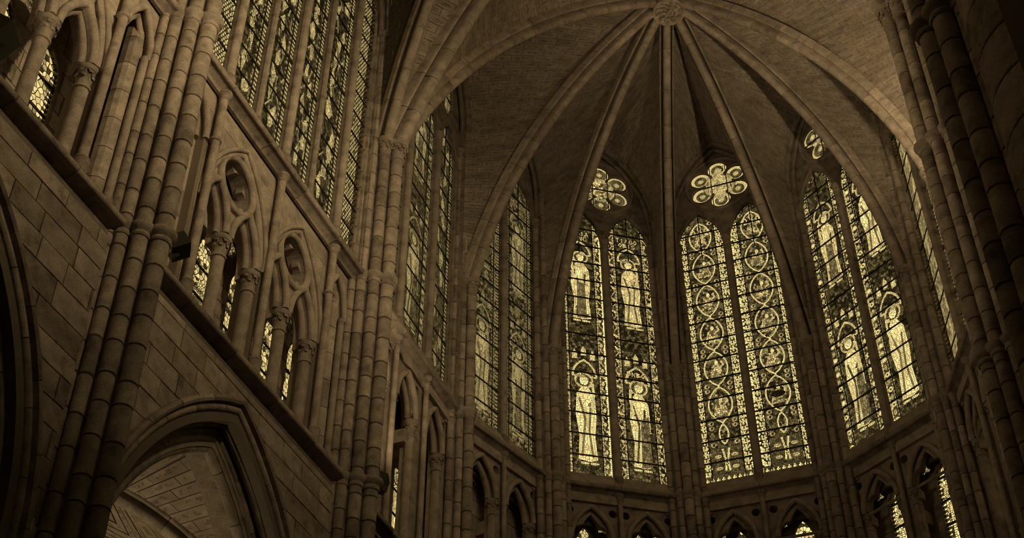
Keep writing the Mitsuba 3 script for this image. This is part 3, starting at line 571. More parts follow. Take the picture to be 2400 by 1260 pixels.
def des_mosaic(seed, hi=0.75, kind=0):
    """Triforium glass: large clear pieces inside a beaded border."""
    def make(w, h):
        g = Glass(w, h, seed, 0.082, (hi * 0.2, hi, 0.6), 1.2); r = g.r
        dark = r.random(len(g.X)) < 0.16; g.t[dark] = 0.03
        beads(g, w, h, 0.04, hi, 0.04, 0.05)
        if kind == 1:
            for y in np.arange(0.5, h * 0.6, 0.1): g.shape(bar([(w * 0.25, y), (w * 0.75, y)], 0.05), (0.1, 0.18) if int(y * 10) % 2 else (hi, hi), 0.15, 0.01, 0.1)
        if kind == 2:
            c = w / 2; g.shape(circle(c, h * 0.7, 0.17, 18).difference(circle(c, h * 0.7, 0.11, 16)), (hi * 0.8, hi), 0.07); g.shape(sg.Polygon([(c - 0.16, 0.3), (c + 0.16, 0.3), (c + 0.1, h * 0.6), (c - 0.1, h * 0.6)]), (hi * 0.6, hi), 0.1, stretch=1.6)
        return g
    return make
def des_plain(seed, hi=0.4, pitch=0.3):
    def make(w, h): return Glass(w, h, seed, pitch, (hi * 0.3, hi))
    return make
def des_foil(seed, r, lobe, n, a0, hi=0.75, tree=False):
    def make(w, h):
        g = Glass(w, h, seed, 0.075, (0.02, 0.14)); c = np.array([w / 2, h / 2])
        g.shape(circle(*c, r * 0.72, 24), (0.04, 0.7, 1.6), 0.075); g.shape(circle(*c, r * 0.76, 24).difference(circle(*c, r * 0.66, 24)), (hi * 0.4, hi * 0.8), 0.05)
        for k in range(n):
            a = math.radians(a0 + 360 * k / n); x, y = c + r * np.array([math.cos(a), math.sin(a)])
            g.shape(circle(x, y, lobe - 0.01, 20).difference(circle(x, y, lobe * (0.62 if tree else 0.76), 18)).difference(circle(*c, r * 0.8)), (hi * 0.85, hi), 0.08, 0.010, 0.05)
            g.shape(circle(x, y, lobe * 0.3, 10), (hi * 0.5, hi), 0.05, 0.010, 0.04)
        if tree:
            g.shape(ell(c[0], c[1], r * 0.45, r * 0.9, 18), (0.15, hi, 0.7), 0.055)
            for sx in (-1, 1): g.shape(bar([(c[0], c[1] - r), (c[0] + sx * r * 0.5, c[1] - r * 0.4), (c[0] + sx * r * 0.45, c[1] + r * 0.4), (c[0] + sx * 0.03, c[1] + r)], 0.045), (hi * 0.8, hi), 0.05)
        return g
    return make
def glaze(key, fr, poly, d, make, rows, cols, tint=1.0, lead=0.0095, bars=True, bar_w=0.036, pane='pane', leads=True):
    """Fills the opening poly (u, z) with glass: one pane part for each panel between the bars, the leads as one part."""
    u0, z0, u1, z1 = poly.bounds; w, h = u1 - u0, z1 - z0; g = make(w, h); X, t = g.X, g.t; lead = getattr(g, 'lead', lead)
    ok = (X[:, 0] > 0) & (X[:, 0] < w) & (X[:, 1] > 0) & (X[:, 1] < h); X, t = X[ok], t[ok]; grow = poly.buffer(0.025); n = len(X)
    k = 0.3; M = np.vstack([X, X[X[:, 0] < k] * [-1, 1], X[X[:, 0] > w - k] * [-1, 1] + [2 * w, 0], X[X[:, 1] < k] * [1, -1], X[X[:, 1] > h - k] * [1, -1] + [0, 2 * h]]); V = Voronoi(M)
    inn = shapely.contains_xy(grow, X[:, 0] + u0, X[:, 1] + z0); rp, rv = np.array(V.ridge_points), np.array(V.ridge_vertices); P = V.vertices
    inn4 = np.concatenate([inn, np.zeros(len(M) - n, bool)]); fin = (rv >= 0).all(1); rp, rv = rp[fin], rv[fin]
    ce = [c for c in cols if 0 < c < w]; re_ = [r - z0 for r in rows if z0 < r < z1]; group = np.searchsorted(re_, X[:, 1]) * 8 + np.searchsorted(ce, X[:, 0])
    seed = np.concatenate([rp[:, 0], rp[:, 1]]); edge = np.vstack([rv, rv]); keep = inn4[seed]; seed, edge = seed[keep], edge[keep]
    b = np.clip(t * tint, 0.004, 0.95); col = np.stack([b, b * np.where(b > 0.1, 0.97, 0.93), b * np.where(b > 0.1, 0.95, 0.85)], 1)
    for gk in np.unique(group[seed]):
        m = group[seed] == gk; q = np.stack([X[seed[m]], P[edge[m, 0]], P[edge[m, 1]]], 1).reshape(-1, 2)
        emit(pane, (fr.pt(q[:, 0] + u0, d, q[:, 1] + z0), np.arange(len(q)).reshape(-1, 3)), 'glass', key, color=np.repeat(col[seed[m]], 3, 0))
    if leads:
        m = inn4[rp].any(1); a, b = P[rv[m, 0]], P[rv[m, 1]]; e = b - a; l = np.linalg.norm(e, axis=1); kp = l > 0.019; a, b, e, l = a[kp], b[kp], e[kp], l[kp, None]; e = e / l
        nn = np.stack([-e[:, 1], e[:, 0]], 1) * (lead * g.r.uniform(0.35, 0.6, (len(a), 1))); q = np.stack([a - nn, b - nn, b + nn, a + nn], 1).reshape(-1, 2); f = np.arange(len(q)).reshape(-1, 4)
        emit('lead_came', MB().add(fr.pt(q[:, 0] + u0, d - 0.006, q[:, 1] + z0), f), 'lead', key, kind='stuff')
    if bars:
        for r in rows:
            if z0 + 0.05 < r < z1 - 0.12:
                line = sg.LineString([(u0 - 0.1, r), (u1 + 0.1, r)]).intersection(poly.buffer(0.03))
                if not line.is_empty: b = line.bounds; emit('saddle_bar', box(fr, b[0], b[2], d - 0.024, d - 0.008, r - bar_w / 2, r + bar_w / 2), 'iron', key)
        for c in cols:
            line = sg.LineString([(u0 + c, z0 - 0.1), (u0 + c, z1 + 0.1)]).intersection(poly.buffer(0.03))
            if not line.is_empty: b = line.bounds; emit('stanchion', box(fr, u0 + c - bar_w * 0.3, u0 + c + bar_w * 0.3, d - 0.022, d - 0.008, b[1], b[3]), 'iron', key)

# ------------------------------------------------------------------ clerestory windows
WN = {}
def window(fk, label, lights, head, designs, foils=(), rows=None, cols_in=0.22, tints=None, d0=0.31, d1=0.41, rolls=True, thick=(), fine=True, spand=True, midstan=True):
    """lights: (u0, u1, springing, apex); head: the wall arch (u0, u1, springing, apex); foils: (u, z, r, lobe, n, angle) or polygons."""
    fr = FA[fk]; key = thing(f'window_{len(WN) + 1}', label, 'window', None, 'structure'); WN[fk] = key
    hp = lancet(head[0], head[1], ZSILL - 0.5, head[2], head[3], 18)
    ops = [lancet(u0, u1, ZSILL, zs, za) for u0, u1, zs, za in lights]; fo = []
    for f in foils: fo.append(f if hasattr(f, 'exterior') else foil(*f))
    sp = []
    if spand and fo:
        rest = hp.buffer(-0.14).difference(unary_union([o.buffer(0.085) for o in ops] + [circle(f[0], f[1], f[2] + f[3] + 0.09) if not hasattr(f, 'exterior') else f.buffer(0.09) for f in foils])).intersection(sg.box(0, lights[0][2] - 0.3, fr.L, 30))
        sp = [g.buffer(-0.025).buffer(0.01) for g in getattr(rest, 'geoms', [rest]) if g.area > 0.025 and g.bounds[3] < 26.4]; sp = [g for g in sp if g.geom_type == 'Polygon' and g.area > 0.015]
    stone_ = hp.difference(unary_union(ops + fo + sp))
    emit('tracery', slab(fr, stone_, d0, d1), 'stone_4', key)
    dg = d1 - 0.004
    if rolls:
        for o, (u0, u1, zs, za) in zip(ops, lights):
            a = arch(u0 - 0.03, u1 + 0.03, zs, za + 0.05, 12); emit('roll_moulding', MB().add(*roll(fr, np.vstack([[(u0 - 0.03, ZSILL)], a, [(u1 + 0.03, ZSILL)]]), d0, 0.04)), 'stone_3', key, smooth=50)
        for f in foils:
            if not hasattr(f, 'exterior'):
                c = np.array(circle(f[0], f[1], f[2] + f[3] + 0.06, 36).exterior.coords)[:-1]; emit('foil_ring', MB().add(*roll(fr, c, d0, 0.05, True)), 'stone_1', key, smooth=50)
            c = np.array(fo[foils.index(f)].buffer(0.02).exterior.coords)[:-1]; emit('foil_moulding', MB().add(*roll(fr, c, d0 + 0.03, 0.025, True, 6)), 'stone_1', key, smooth=50)
        us = [(l[1] + r[0]) / 2 for l, r in zip(lights[:-1], lights[1:])]
        for i, u in enumerate(us):
            zt = lights[i][2] - 0.1; r = 0.085 if (not thick or i in thick) else 0.05; c = fr.pt(u, d0 - 0.02, 0.0)
            m = emit('mullion', lathe((c[0], c[1], Z2), [(r, 0), (r, zt - Z2)], 10), ['stone_0', 'stone_1'][i % 2], key, smooth=40)
            emit('mullion_capital', lathe((c[0], c[1], zt), [(r, -0.02), (r * 1.25, 0), (r * 1.05, 0.03), (r * 1.3, 0.12), (r * 1.6, 0.17), (r * 1.6, 0.21), (r, 0.22)], 10), 'stone_1', m, smooth=40)
            emit('mullion_base', lathe((c[0], c[1], Z2), [(r * 1.5, -0.05), (r * 1.7, 0.0), (r * 1.75, 0.06), (r * 1.45, 0.1), (r * 1.45, 0.3), (r * 1.1, 0.36), (r, 0.38)], 10), 'stone_3', m, smooth=40)
        # the wall rib over the window and its reveal
        a = arch(head[0], head[1], head[2], head[3], 22); L = fr.pt(a[:, 0], 0.1, a[:, 1]); k = 10; e = np.linspace(0, length(L), k + 1)
        for q0, q1 in zip(e[:-1], e[1:]): emit('wall_rib', sweep(resample(L, np.linspace(q0 + 0.008, q1 - 0.008, 7)), circ(0.085, 8), fr.N3), 'stone_4' if fk in 'EF' else 'stone_3', key, smooth=45)  # darker stones paint in the shade round the window heads
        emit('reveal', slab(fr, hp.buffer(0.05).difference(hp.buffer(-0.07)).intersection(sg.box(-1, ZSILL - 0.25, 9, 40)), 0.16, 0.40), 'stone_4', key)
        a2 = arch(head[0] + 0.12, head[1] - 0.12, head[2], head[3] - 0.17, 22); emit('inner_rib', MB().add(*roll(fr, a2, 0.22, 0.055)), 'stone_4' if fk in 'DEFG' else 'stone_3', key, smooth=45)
    emit('sill', sweep(fr.pt(np.array([head[0] - 0.05, head[1] + 0.05]), 0.0, 0.0), np.array([(0.15, -0.02), (0.15, 0.02), (0.29, 0.36), (0.40, 0.40), (0.40, -0.02)]) + [0, Z2 + 0.02], fr.N3) if np.cross(fr.T3, fr.N3)[2] > 0 else sweep(fr.pt(np.array([head[1] + 0.05, head[0] - 0.05]), 0.0, 0.0), np.array([(0.15, -0.02), (0.15, 0.02), (0.29, 0.36), (0.40, 0.40), (0.40, -0.02)]) + [0, Z2 + 0.02], fr.N3), 'stone_0', key)
    tints = tints or [1.0] * len(lights)
    for i, (o, lt) in enumerate(zip(ops, lights)):
        w = lt[1] - lt[0]; ci = cols_in[i] if isinstance(cols_in, (list, tuple)) else cols_in; cs = [ci, w - ci] if ci else []
        rr = rows or list(np.arange(ZSILL + 0.6, lt[3] - 0.3, 0.605)); glaze(key, fr, o, dg, designs[i], rr, cs, tints[i], leads=fine, bars=True)
        if midstan and fine: emit('stanchion', box(fr, (lt[0] + lt[1]) / 2 - 0.012, (lt[0] + lt[1]) / 2 + 0.012, dg - 0.03, dg - 0.012, lt[2] - 0.35, lt[3]), 'iron', key)
    for i, (f, p) in enumerate(zip(foils, fo)):
        b = p.bounds; cx, cz = (b[0] + b[2]) / 2, (b[1] + b[3]) / 2
        if hasattr(f, 'exterior'): glaze(key, fr, p, dg, des_story(90 + i, 0.7, (0.05, 0.4), 0.06, b2=False), [cz], [(b[2] - b[0]) / 2], tints[0], leads=fine)
        else: glaze(key, fr, p, dg, des_foil(80 + i + ord(fk), f[2], f[3], f[4], f[5], 0.72, fk == 'F'), [cz], [(b[2] - b[0]) / 2 - 0.22, (b[2] - b[0]) / 2 + 0.22], tints[0], leads=fine)
    for i, p in enumerate(sp): glaze(key, fr, p, dg, des_mosaic(60 + i, 0.6), [], [], tints[0], bars=False, leads=fine)
    # the plain outer wall round the window, up to the roof
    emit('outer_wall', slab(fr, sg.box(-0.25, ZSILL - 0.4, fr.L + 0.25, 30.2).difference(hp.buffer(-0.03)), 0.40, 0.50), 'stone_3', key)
def apse_lights(L): return [(0.31, L / 2 - 0.095, 24.25, 25.45), (L / 2 + 0.095, L - 0.31, 24.25, 25.45)]
def apse_head(L): return (0.2, L - 0.2, 25.2, 27.8)
HEX = lambda fr, n, a0, r=0.58, l=0.285: (fr.L / 2, 26.40, r, l, n, a0, 0.38)
def AW(fk, label, designs, foil_, tints): fr = FA[fk]; window(fk, label, apse_lights(fr.L), apse_head(fr.L), designs, (foil_,), tints=tints)
AW('D', 'narrow stained glass window of the left apse side, of fine dark figures, seen at a slant', [des_saints(11, 0.55, (0, 2), 'fleur', 1, base=(0.012, 0.26, 1.6)), des_saints(12, 0.55, (1, 0), 'fleur', -1, base=(0.012, 0.26, 1.6))], HEX(FA['D'], 6, 90), (0.62, 0.62))
AW('E', 'stained glass window with two standing saints, bright robes and vine borders, under a six-lobed rose', [des_saints(21, 0.92, (0, 1), 'vine', 1, ('SODIA', 'OINC')), des_saints(22, 0.85, (2, 0), 'vine', -1, ('TIAGO', 'OBIS', 'DNBO'))], HEX(FA['E'], 6, 90), (1.0, 1.0))
AW('F', 'stained glass window with chains of almond medallions and bright fleur borders, in the middle of the apse', [des_tree(31, 0.95, 0), des_tree(32, 0.95, 1)], HEX(FA['F'], 6, 90), (1.0, 1.0))
AW('G', 'stained glass window with two bishop figures and flower-dotted borders, right of the middle of the apse', [des_saints(41, 0.9, (2, 1), 'flower', 1), des_saints(42, 0.95, (0, 0), 'flower', -1)], HEX(FA['G'], 5, 90, 0.52, 0.32), (1.0, 1.0))
AW('H', 'far right stained glass window of the apse, seen almost edge on', [des_story(51, 0.9, (0.08, 0.5), 0.12), des_story(52, 0.9, (0.08, 0.5), 0.12)], HEX(FA['H'], 6, 90), (1.0, 1.0))
frc = FA['C']
ves = lambda u, z, a, b: sg.Polygon(arch(u - a, u + a, z, z + b, 8).tolist() + [[u + a, z], *((arch(u - a, u + a, z, z + b, 8) * [1, -1] + [0, 2 * z])[::-1].tolist())]).buffer(0)
window('C', 'three-light stained glass window of dark glass with leafy bright borders, in the last bay before the apse', [(0.66, 1.64, 23.5, 24.5), (1.81, 3.11, 23.6, 25.0), (3.27, 4.3, 23.5, 24.55)], (0.62, 4.52, 25.0, 28.15),
       [des_story(61, 0.7, (0.02, 0.16), 0.14), des_saints(62, 0.62, (2, 1), 'flower', 1, base=(0.02, 0.13)), des_story(63, 0.66, (0.02, 0.14), 0.14)], (ves(3.62, 25.65, 0.4, 0.75), ves(1.4, 25.65, 0.4, 0.75), ves(2.46, 26.9, 0.45, 0.7)), cols_in=[0.2, 0.24, 0.2], tints=(0.62, 0.66, 0.62), spand=False)  # lowered tints put the weaker daylight on this side into the glass colour
bl = [(0.62, 1.45), (1.60, 2.44), (2.56, 3.40), (3.57, 4.39), (4.51, 5.40), (5.55, 6.32)]
window('B', 'broad stained glass window of four figure lights between narrow lattice lights, at upper left', [(a, b, 24.3, 25.4) for a, b in bl], (0.55, 6.45, 23.4, 28.2),
       [des_lattice(71, 0.7), des_story(72, 0.95), des_story(73, 0.9), des_story(74, 0.92), des_story(75, 0.95), des_lattice(76, 0.7)], (), cols_in=[0, 0.14, 0.14, 0.14, 0.14, 0], tints=(0.75, 0.72, 0.7, 0.68, 0.7, 0.72), thick=(0, 2, 4), spand=False, midstan=False)  # tints below full: weaker daylight here is put into the glass colour
for fk, lb in (('A', 'left wall window nearer the viewer, above the frame'), ('Z', 'left wall window behind the viewer'), ('J', 'three-light window of the right wall, hidden behind the near pier'), ('K', 'right wall window above the frame'), ('L', 'right wall window beside the viewer'), ('M', 'right wall window behind the viewer')):
    L_ = FA[fk].L; e = np.linspace(0.7, L_ - 0.7, 4 if fk == 'J' else 5)
    window(fk, lb, [(a + 0.08, b - 0.08, 24.2, 25.4) for a, b in zip(e[:-1], e[1:])], (0.55, L_ - 0.55, 23.6, 28.2), [des_plain(100 + i + ord(fk), 0.45) for i in range(len(e) - 1)], (), rolls=False, fine=False, cols_in=0, spand=False, midstan=False, rows=list(np.arange(18, 25, 1.2)))

# ------------------------------------------------------------------ masonry: stones laid in courses on a wall face
def ashlar(fr, region, d, parent, h=0.36, w=(0.5, 0.95), gap=0.009, mats=STONES, least=60.0, proud=(0.006, 0.016), name='stone', jit=0.05, prune=0.012):
    u0, z0, u1, z1 = region.bounds; z = z0; pieces = []; region = region.buffer(0); prep = shapely.prepared.prep(region)
    while z < z1 - 0.02:
        hh = h * rng.uniform(1 - jit * 2, 1 + jit * 2); u = u0 - rng.uniform(0, w[1])
        while u < u1:
            ww = rng.uniform(*w); b = sg.box(u + gap, z + gap, u + ww - gap, min(z + hh, z1) - gap); u += ww
            if not prep.intersects(b): continue
            q = b if prep.contains(b) else b.intersection(region)
            for g in getattr(q, 'geoms', [q]):
                if g.geom_type != 'Polygon' or g.area < prune: continue
                c = np.array(g.simplify(0.01).exterior.coords)[:-1]
                if len(c) < 3: continue
                m = slab(fr, sg.Polygon(c).buffer(0), d - rng.uniform(*proud), d + 0.03)
                if not m.v: continue
                m = m.mesh(); f = np.asarray(m[1]); pieces.append((m[0], f, None))
        z += hh
    courses(name, parent, pieces, list(mats), least=least)
import shapely.prepared
# ------------------------------------------------------------------ left wall below the triforium, with the arcade arches
wl = thing('wall_left', 'left wall of coursed ashlar between the arcade arches and the string course', 'wall', None, 'structure')
AR = (0.72, 5.88, 7.2, 11.2)
for fk in ('A', 'B'):
    fr = FA[fk]; o = lancet(AR[0], AR[1], ZF, AR[2], AR[3], 22)
    emit('backing', slab(fr, sg.box(0.1, ZF, fr.L, Z1 - 0.1).difference(o), 0.30, 1.15), 'mortar_light', wl)
    ashlar(fr, sg.box(0.3, 5.5, fr.L - 0.15, Z1 - 0.24).difference(lancet(AR[0] - 0.36, AR[1] + 0.36, ZF, AR[2], AR[3] + 0.40, 22)), 0.29, wl)
    key = thing('arcade_arch', 'moulded pointed arcade arch opening into the brick vaulted aisle, at lower left' if fk == 'B' else 'dark moulded arcade arch cut by the left edge of the photo', 'arch', None, 'structure')
    a = arch(AR[0] - 0.18, AR[1] + 0.18, AR[2], AR[3] + 0.2, 24); P = fr.pt(a[:, 0], 0.28, a[:, 1])
    P = np.vstack([fr.pt(a[0, 0], 0.28, ZF)[None], P, fr.pt(a[-1, 0], 0.28, ZF)[None]])
    def seg(prof, dd, off, nm, h, mats=None):
        aa = arch(AR[0] - off, AR[1] + off, AR[2], AR[3] + off * 1.1, 24); L = np.vstack([fr.pt(aa[0, 0], dd, 3.0)[None], fr.pt(aa[:, 0], dd, aa[:, 1]), fr.pt(aa[-1, 0], dd, 3.0)[None]])
        n = int(length(L) / h); e = np.linspace(0, length(L), n + 1)
        for p0, p1 in zip(e[:-1], e[1:]): emit(nm, sweep(resample(L, np.linspace(p0 + 0.006, p1 - 0.006, 7)), prof, fr.N3), pick() if mats is None else mats, key, smooth=38)
    ann = lancet(AR[0] - 0.36, AR[1] + 0.36, 3.0, AR[2], AR[3] + 0.4, 22).difference(lancet(AR[0] - 0.15, AR[1] + 0.15, 2.9, AR[2], AR[3] + 0.17, 22)); emit('outer_order', slab(fr, ann, 0.29, 0.55), 'stone_1', key)
    ann = lancet(AR[0] - 0.20, AR[1] + 0.20, 3.0, AR[2], AR[3] + 0.22, 22).difference(lancet(AR[0], AR[1], 2.9, AR[2], AR[3], 22)); emit('soffit_order', slab(fr, ann, 0.52, 0.8), 'stone_1', key)
    ann2 = lancet(AR[0] + 0.02, AR[1] - 0.02, 3.0, AR[2], AR[3] - 0.03, 22).difference(lancet(AR[0] + 0.3, AR[1] - 0.3, 2.9, AR[2], AR[3] - 0.34, 22))
    emit('inner_order', slab(fr, ann2, 0.62, 1.1), 'stone_1', key)
    seg(np.array([(-.06, -.04), (-.08, .0), (-.05, .05), (0.03, .06), (.05, 0), (.02, -.05)]), 0.26, 0.31, 'hood_mould', 0.85)
    seg(circ(0.065, 9), 0.31, 0.20, 'outer_roll', 0.8); seg(circ(0.05, 8), 0.50, 0.0, 'fillet', 1.2); seg(circ(0.08, 9), 0.66, -0.06, 'middle_roll', 0.8); seg(circ(0.05, 8), 0.64, -0.19, 'inner_fillet', 1.2); seg(circ(0.085, 9), 0.72, -0.30, 'inner_roll', 0.8)
# string courses: the triforium's sill on the left wall, and the one under all clerestory windows
STR = np.array([(.36, -.17), (.31, -.165), (.295, -.125), (.26, -.11), (.21, -.075), (.16, -.062), (.13, -.068), (.10, -.045), (.09, 0.0), (.105, .035), (.15, .05), (.36, .08)])
def string(fk, z, u0, u1, nm, label, d=0.0, step=1.15, mats=None):
    fr = FA[fk]; key = thing(nm, label, 'moulding', None, 'structure'); n = max(1, int((u1 - u0) / step)); e = np.linspace(u0, u1, n + 1)
    for a, b in zip(e[:-1], e[1:]): emit('moulded_block', sweep(fr.pt(np.array([a + 0.005, b - 0.005]), d, z), STR * [1, 1] if np.cross(fr.T3, fr.N3)[2] > 0 else STR * [1, -1], fr.N3), mats or ['stone_0', 'stone_1', 'stone_3'][int(rng.integers(3))], key, smooth=30)
nt_ = 1
for fk, z, lb in (('A', Z1, 'string course under the near left triforium'), ('B', Z1, 'string course under the left triforium, above the arcade arch'), ('A', Z2, 'string course over the near left triforium'), ('B', Z2, 'string course between the left triforium and the broad window'), ('C', Z2, 'string course under the three-light window'),
                  ('D', Z2, 'string course under the narrow left apse window'), ('E', Z2, 'string course under the saints window'), ('F', Z2, 'string course under the medallion window'), ('G', Z2, 'string course under the bishops window'), ('H', Z2, 'string course under the far right window'), ('J', Z2, 'string course on the right wall behind the near pier'), ('K', Z2, 'string course on the right wall above the frame'), ('C', Z1, 'string course under the triforium beside the left pier')):
    L_ = FA[fk].L; string(fk, z, 0.2, L_ - 0.2 + (0.2 if fk in 'ABC' else 0), f'trim_{nt_}', lb); nt_ += 1

# ------------------------------------------------------------------ triforium
def colonette(parent, fr, u, d, z0, z1, r, cap=0.0, sides=10, mat=None, leaves=True):
    c = fr.pt(u, d, 0.0); mat = mat or ['stone_0', 'stone_1'][int(rng.integers(2))]
    k = emit('colonette', lathe((c[0], c[1], z0 + 0.3), [(r * 0.8, 0), (r, 0.01), (r, z1 - z0 - 0.3 - cap)], sides), mat, parent, smooth=40)
    emit('base', lathe((c[0], c[1], z0), [(0.001, 0), (r * 1.5, 0), (r * 1.5, 0.2), (r * 1.65, 0.22), (r * 1.65, 0.26), (r * 1.25, 0.29), (r * 1.3, 0.33), (r, 0.35)], 8), 'stone_1', k, smooth=25)
    if cap: capital(parent, c, r, z1 - cap, cap, 7, leaves, 'stone_1', 1.6)
def glaze_simple(key, fr, poly, d, mk, rows, tint=1.0): glaze(key, fr, poly, d, mk, rows, [], tint, lead=0.013, bar_w=0.045)
TW = 0
def outer_triforium(fk, lanc, roses, label, d=1.15, zb=12.6, tint=0.85, kinds=None, u0=-0.2, u1=None):
    if fk in 'CDEFGH': u0, u1 = (-0.4 if fk != 'C' else -0.2), FA[fk].L + 0.4
    """The glazed outer wall behind a triforium passage. lanc: (u0, u1, springing, apex); roses: (u, z, r, lobes)."""
    fr = FA[fk]; u1 = u1 or fr.L + 0.2; key = thing('triforium_window', label, 'window', None, 'structure')
    ops = [lancet(a, b, zb, s_, t_, 9) for a, b, s_, t_ in lanc]; ro = [foil(u, z, r * 0.55, r * 0.45, n, 90) if n > 1 else circle(u, z, r, 24) for u, z, r, n in roses]
    wall = sg.box(u0, 11.9, u1, 16.6).difference(unary_union(ops + ro)); emit('outer_wall', slab(fr, wall, d, d + 0.1), 'mortar_light', key)
    ashlar(fr, wall.difference(unary_union([o.buffer(0.03) for o in ops + ro])), d, key, h=0.34, w=(0.4, 0.8), least=110.0)
    for i, (o, l) in enumerate(zip(ops, lanc)):
        a = arch(l[0] - 0.02, l[1] + 0.02, l[2], l[3] + 0.03, 9); emit('roll_moulding', MB().add(*roll(fr, np.vstack([[(l[0] - 0.02, zb)], a, [(l[1] + 0.02, zb)]]), d + 0.02, 0.035)), 'stone_4', key, smooth=50)  # darkened stone imitates the unlit reveal round each lancet
        glaze_simple(key, fr, o, d + 0.06, des_mosaic(200 + 7 * i + ord(fk), 0.85, (kinds or [0] * 9)[i]), list(np.arange(zb + 0.5, l[3] - 0.2, 0.55)), tint)
    for i, (p, q) in enumerate(zip(ro, roses)):
        emit('rose_moulding', MB().add(*roll(fr, np.array(p.exterior.coords)[:-1], d + 0.02, 0.03, True)), 'stone_1', key, smooth=50)
        glaze_simple(key, fr, p, d + 0.06, des_foil(300 + i + ord(fk), q[2] * 0.5, q[2] * 0.5, max(q[3], 4), 90, 0.8), [], tint)
    # floor and ceiling of the passage
    emit('passage_floor', box(fr, u0, u1, 0.3, d + 0.3, 11.9, 12.08), 'stone_3', key); emit('passage_ceiling', box(fr, u0, u1, 0.3, d + 0.3, 16.42, 16.6), 'mortar', key)
def big_triforium(fk, label):
    fr = FA[fk].back(0.10); key = thing('triforium_arcade', label, 'arcade'); B0, CT = Z1 + 0.12, 14.2
    cs = (2.50, 4.49); blind = ((0.72, 1.36), (5.66, 6.30)); ops, subs = [], []
    for c in cs: ops.append(lancet(c - 0.97, c + 0.97, B0, 14.25, 16.08, 18))
    for a, b in blind: ops.append(lancet(a, b, B0, 15.35, 16.2, 12))
    face = sg.box(0.05, B0, fr.L + 0.05, Z2 - 0.15)
    emit('arcade_wall', slab(fr, face.difference(unary_union(ops)), 0.30, 0.75), 'plaster', key)
    ashlar(fr, face.difference(unary_union([o.buffer(0.06) for o in ops])).buffer(-0.01), 0.30, key, h=0.62, w=(0.7, 1.5), gap=0.004, mats=['stone_0', 'stone_0', 'stone_2', 'stone_1'], least=60.0, proud=(0.004, 0.008))
    for i, c in enumerate(cs):
        out = lancet(c - 0.97, c + 0.97, 14.1, 14.25, 16.08, 18); s2 = [lancet(c - 0.82, c - 0.12, 13.9, 14.3, 15.03, 10), lancet(c + 0.12, c + 0.82, 13.9, 14.3, 15.03, 10)]; oc = circle(c, 15.36, 0.44, 30)
        six = unary_union([circle(c + 0.29 * math.cos(t), 15.36 + 0.28 * math.sin(t), 0.172, 18) for t in np.arange(6) * math.pi / 3] + [circle(c, 15.36, 0.33)])
        emit('tracery', slab(fr, out.difference(unary_union(s2 + [oc])), 0.38, 0.68), 'stone_0', key); emit('oculus_cusps', slab(fr, oc.buffer(0.03).difference(six), 0.46, 0.60), 'stone_0', key)
        emit('oculus_roll', MB().add(*roll(fr, np.array(circle(c, 15.36, 0.50, 36).exterior.coords)[:-1], 0.36, 0.07, True, 9)), 'stone_0', key, smooth=60)
        for s_ in (-1, 1):
            a = arch(c + s_ * 0.47 - 0.40, c + s_ * 0.47 + 0.40, 14.25, 15.11, 12); emit('arch_roll', MB().add(*roll(fr, a, 0.36, 0.065, n=9)), 'stone_0', key, smooth=60)
            a = arch(c + s_ * 0.47 - 0.33, c + s_ * 0.47 + 0.33, 14.25, 15.0, 12); emit('inner_arch_roll', MB().add(*roll(fr, a, 0.50, 0.06, n=9)), 'stone_1', key, smooth=60)
        for off, r, dd in ((1.01, 0.045, 0.27), (0.93, 0.065, 0.34)):
            a = arch(c - off, c + off, 14.25, 16.08 + (off - 0.97), 16); emit('outer_arch_roll', MB().add(*roll(fr, a, dd, r, n=9)), 'stone_0', key, smooth=60)
        for u, r in ((c - 0.92, 0.105), (c, 0.105), (c + 0.92, 0.105)): colonette(key, fr, u, 0.46, B0, CT, r, 0.34)
        for s_ in (-1,) if i == 0 else ():
            jm = trimesh.creation.extrude_polygon(sg.Polygon([(c + s_ * x, y) for x, y in ((0.90, 0.50), (1.0, 0.45), (1.22, 0.45), (1.30, 0.52), (1.30, 0.66), (1.22, 0.74), (0.96, 0.74), (0.90, 0.68))]), 1.0, engine='earcut'); v = np.array(jm.vertices); e = np.linspace(B0, 16.2, 9)
            for q0, q1 in zip(e[:-1], e[1:]): emit('jamb_block', (fr.pt(v[:, 0], v[:, 1], q0 + 0.006 + v[:, 2] * (q1 - q0 - 0.012)), jm.faces), pick(), key)
            emit('jamb_roll', MB().add(*sweep(fr.pt(np.full(2, c + s_ * 1.32), 0.52, np.array([B0, 15.5])), circ(0.06, 9), fr.N3)), 'stone_0', key, smooth=60)
    for u in (1.50, 3.50, 5.49):
        c = fr.pt(u, 0.18, 0.0); k = emit('wall_shaft', lathe((c[0], c[1], B0 + 0.3), [(0.07, 0), (0.07, Z2 - B0 - 0.55)], 10), 'stone_0', key, smooth=40)
        emit('base', lathe((c[0], c[1], B0 - 0.02), [(0.001, 0), (0.11, 0), (0.11, 0.24), (0.125, 0.26), (0.09, 0.31), (0.07, 0.33)], 8), 'stone_1', k, smooth=25)
        if u != 3.50: emit('ring', lathe((c[0], c[1], 15.33), [(0.07, 0), (0.10, 0.02), (0.105, 0.06), (0.07, 0.09)], 10), 'stone_1', k, smooth=40)
        emit('shaft_ring', lathe((c[0], c[1], Z2 - 0.27), [(0.07, 0), (0.09, 0.02), (0.075, 0.05), (0.10, 0.10), (0.125, 0.13), (0.125, 0.17), (0.09, 0.20), (0.07, 0.28)], 10), 'stone_1', k, smooth=40)
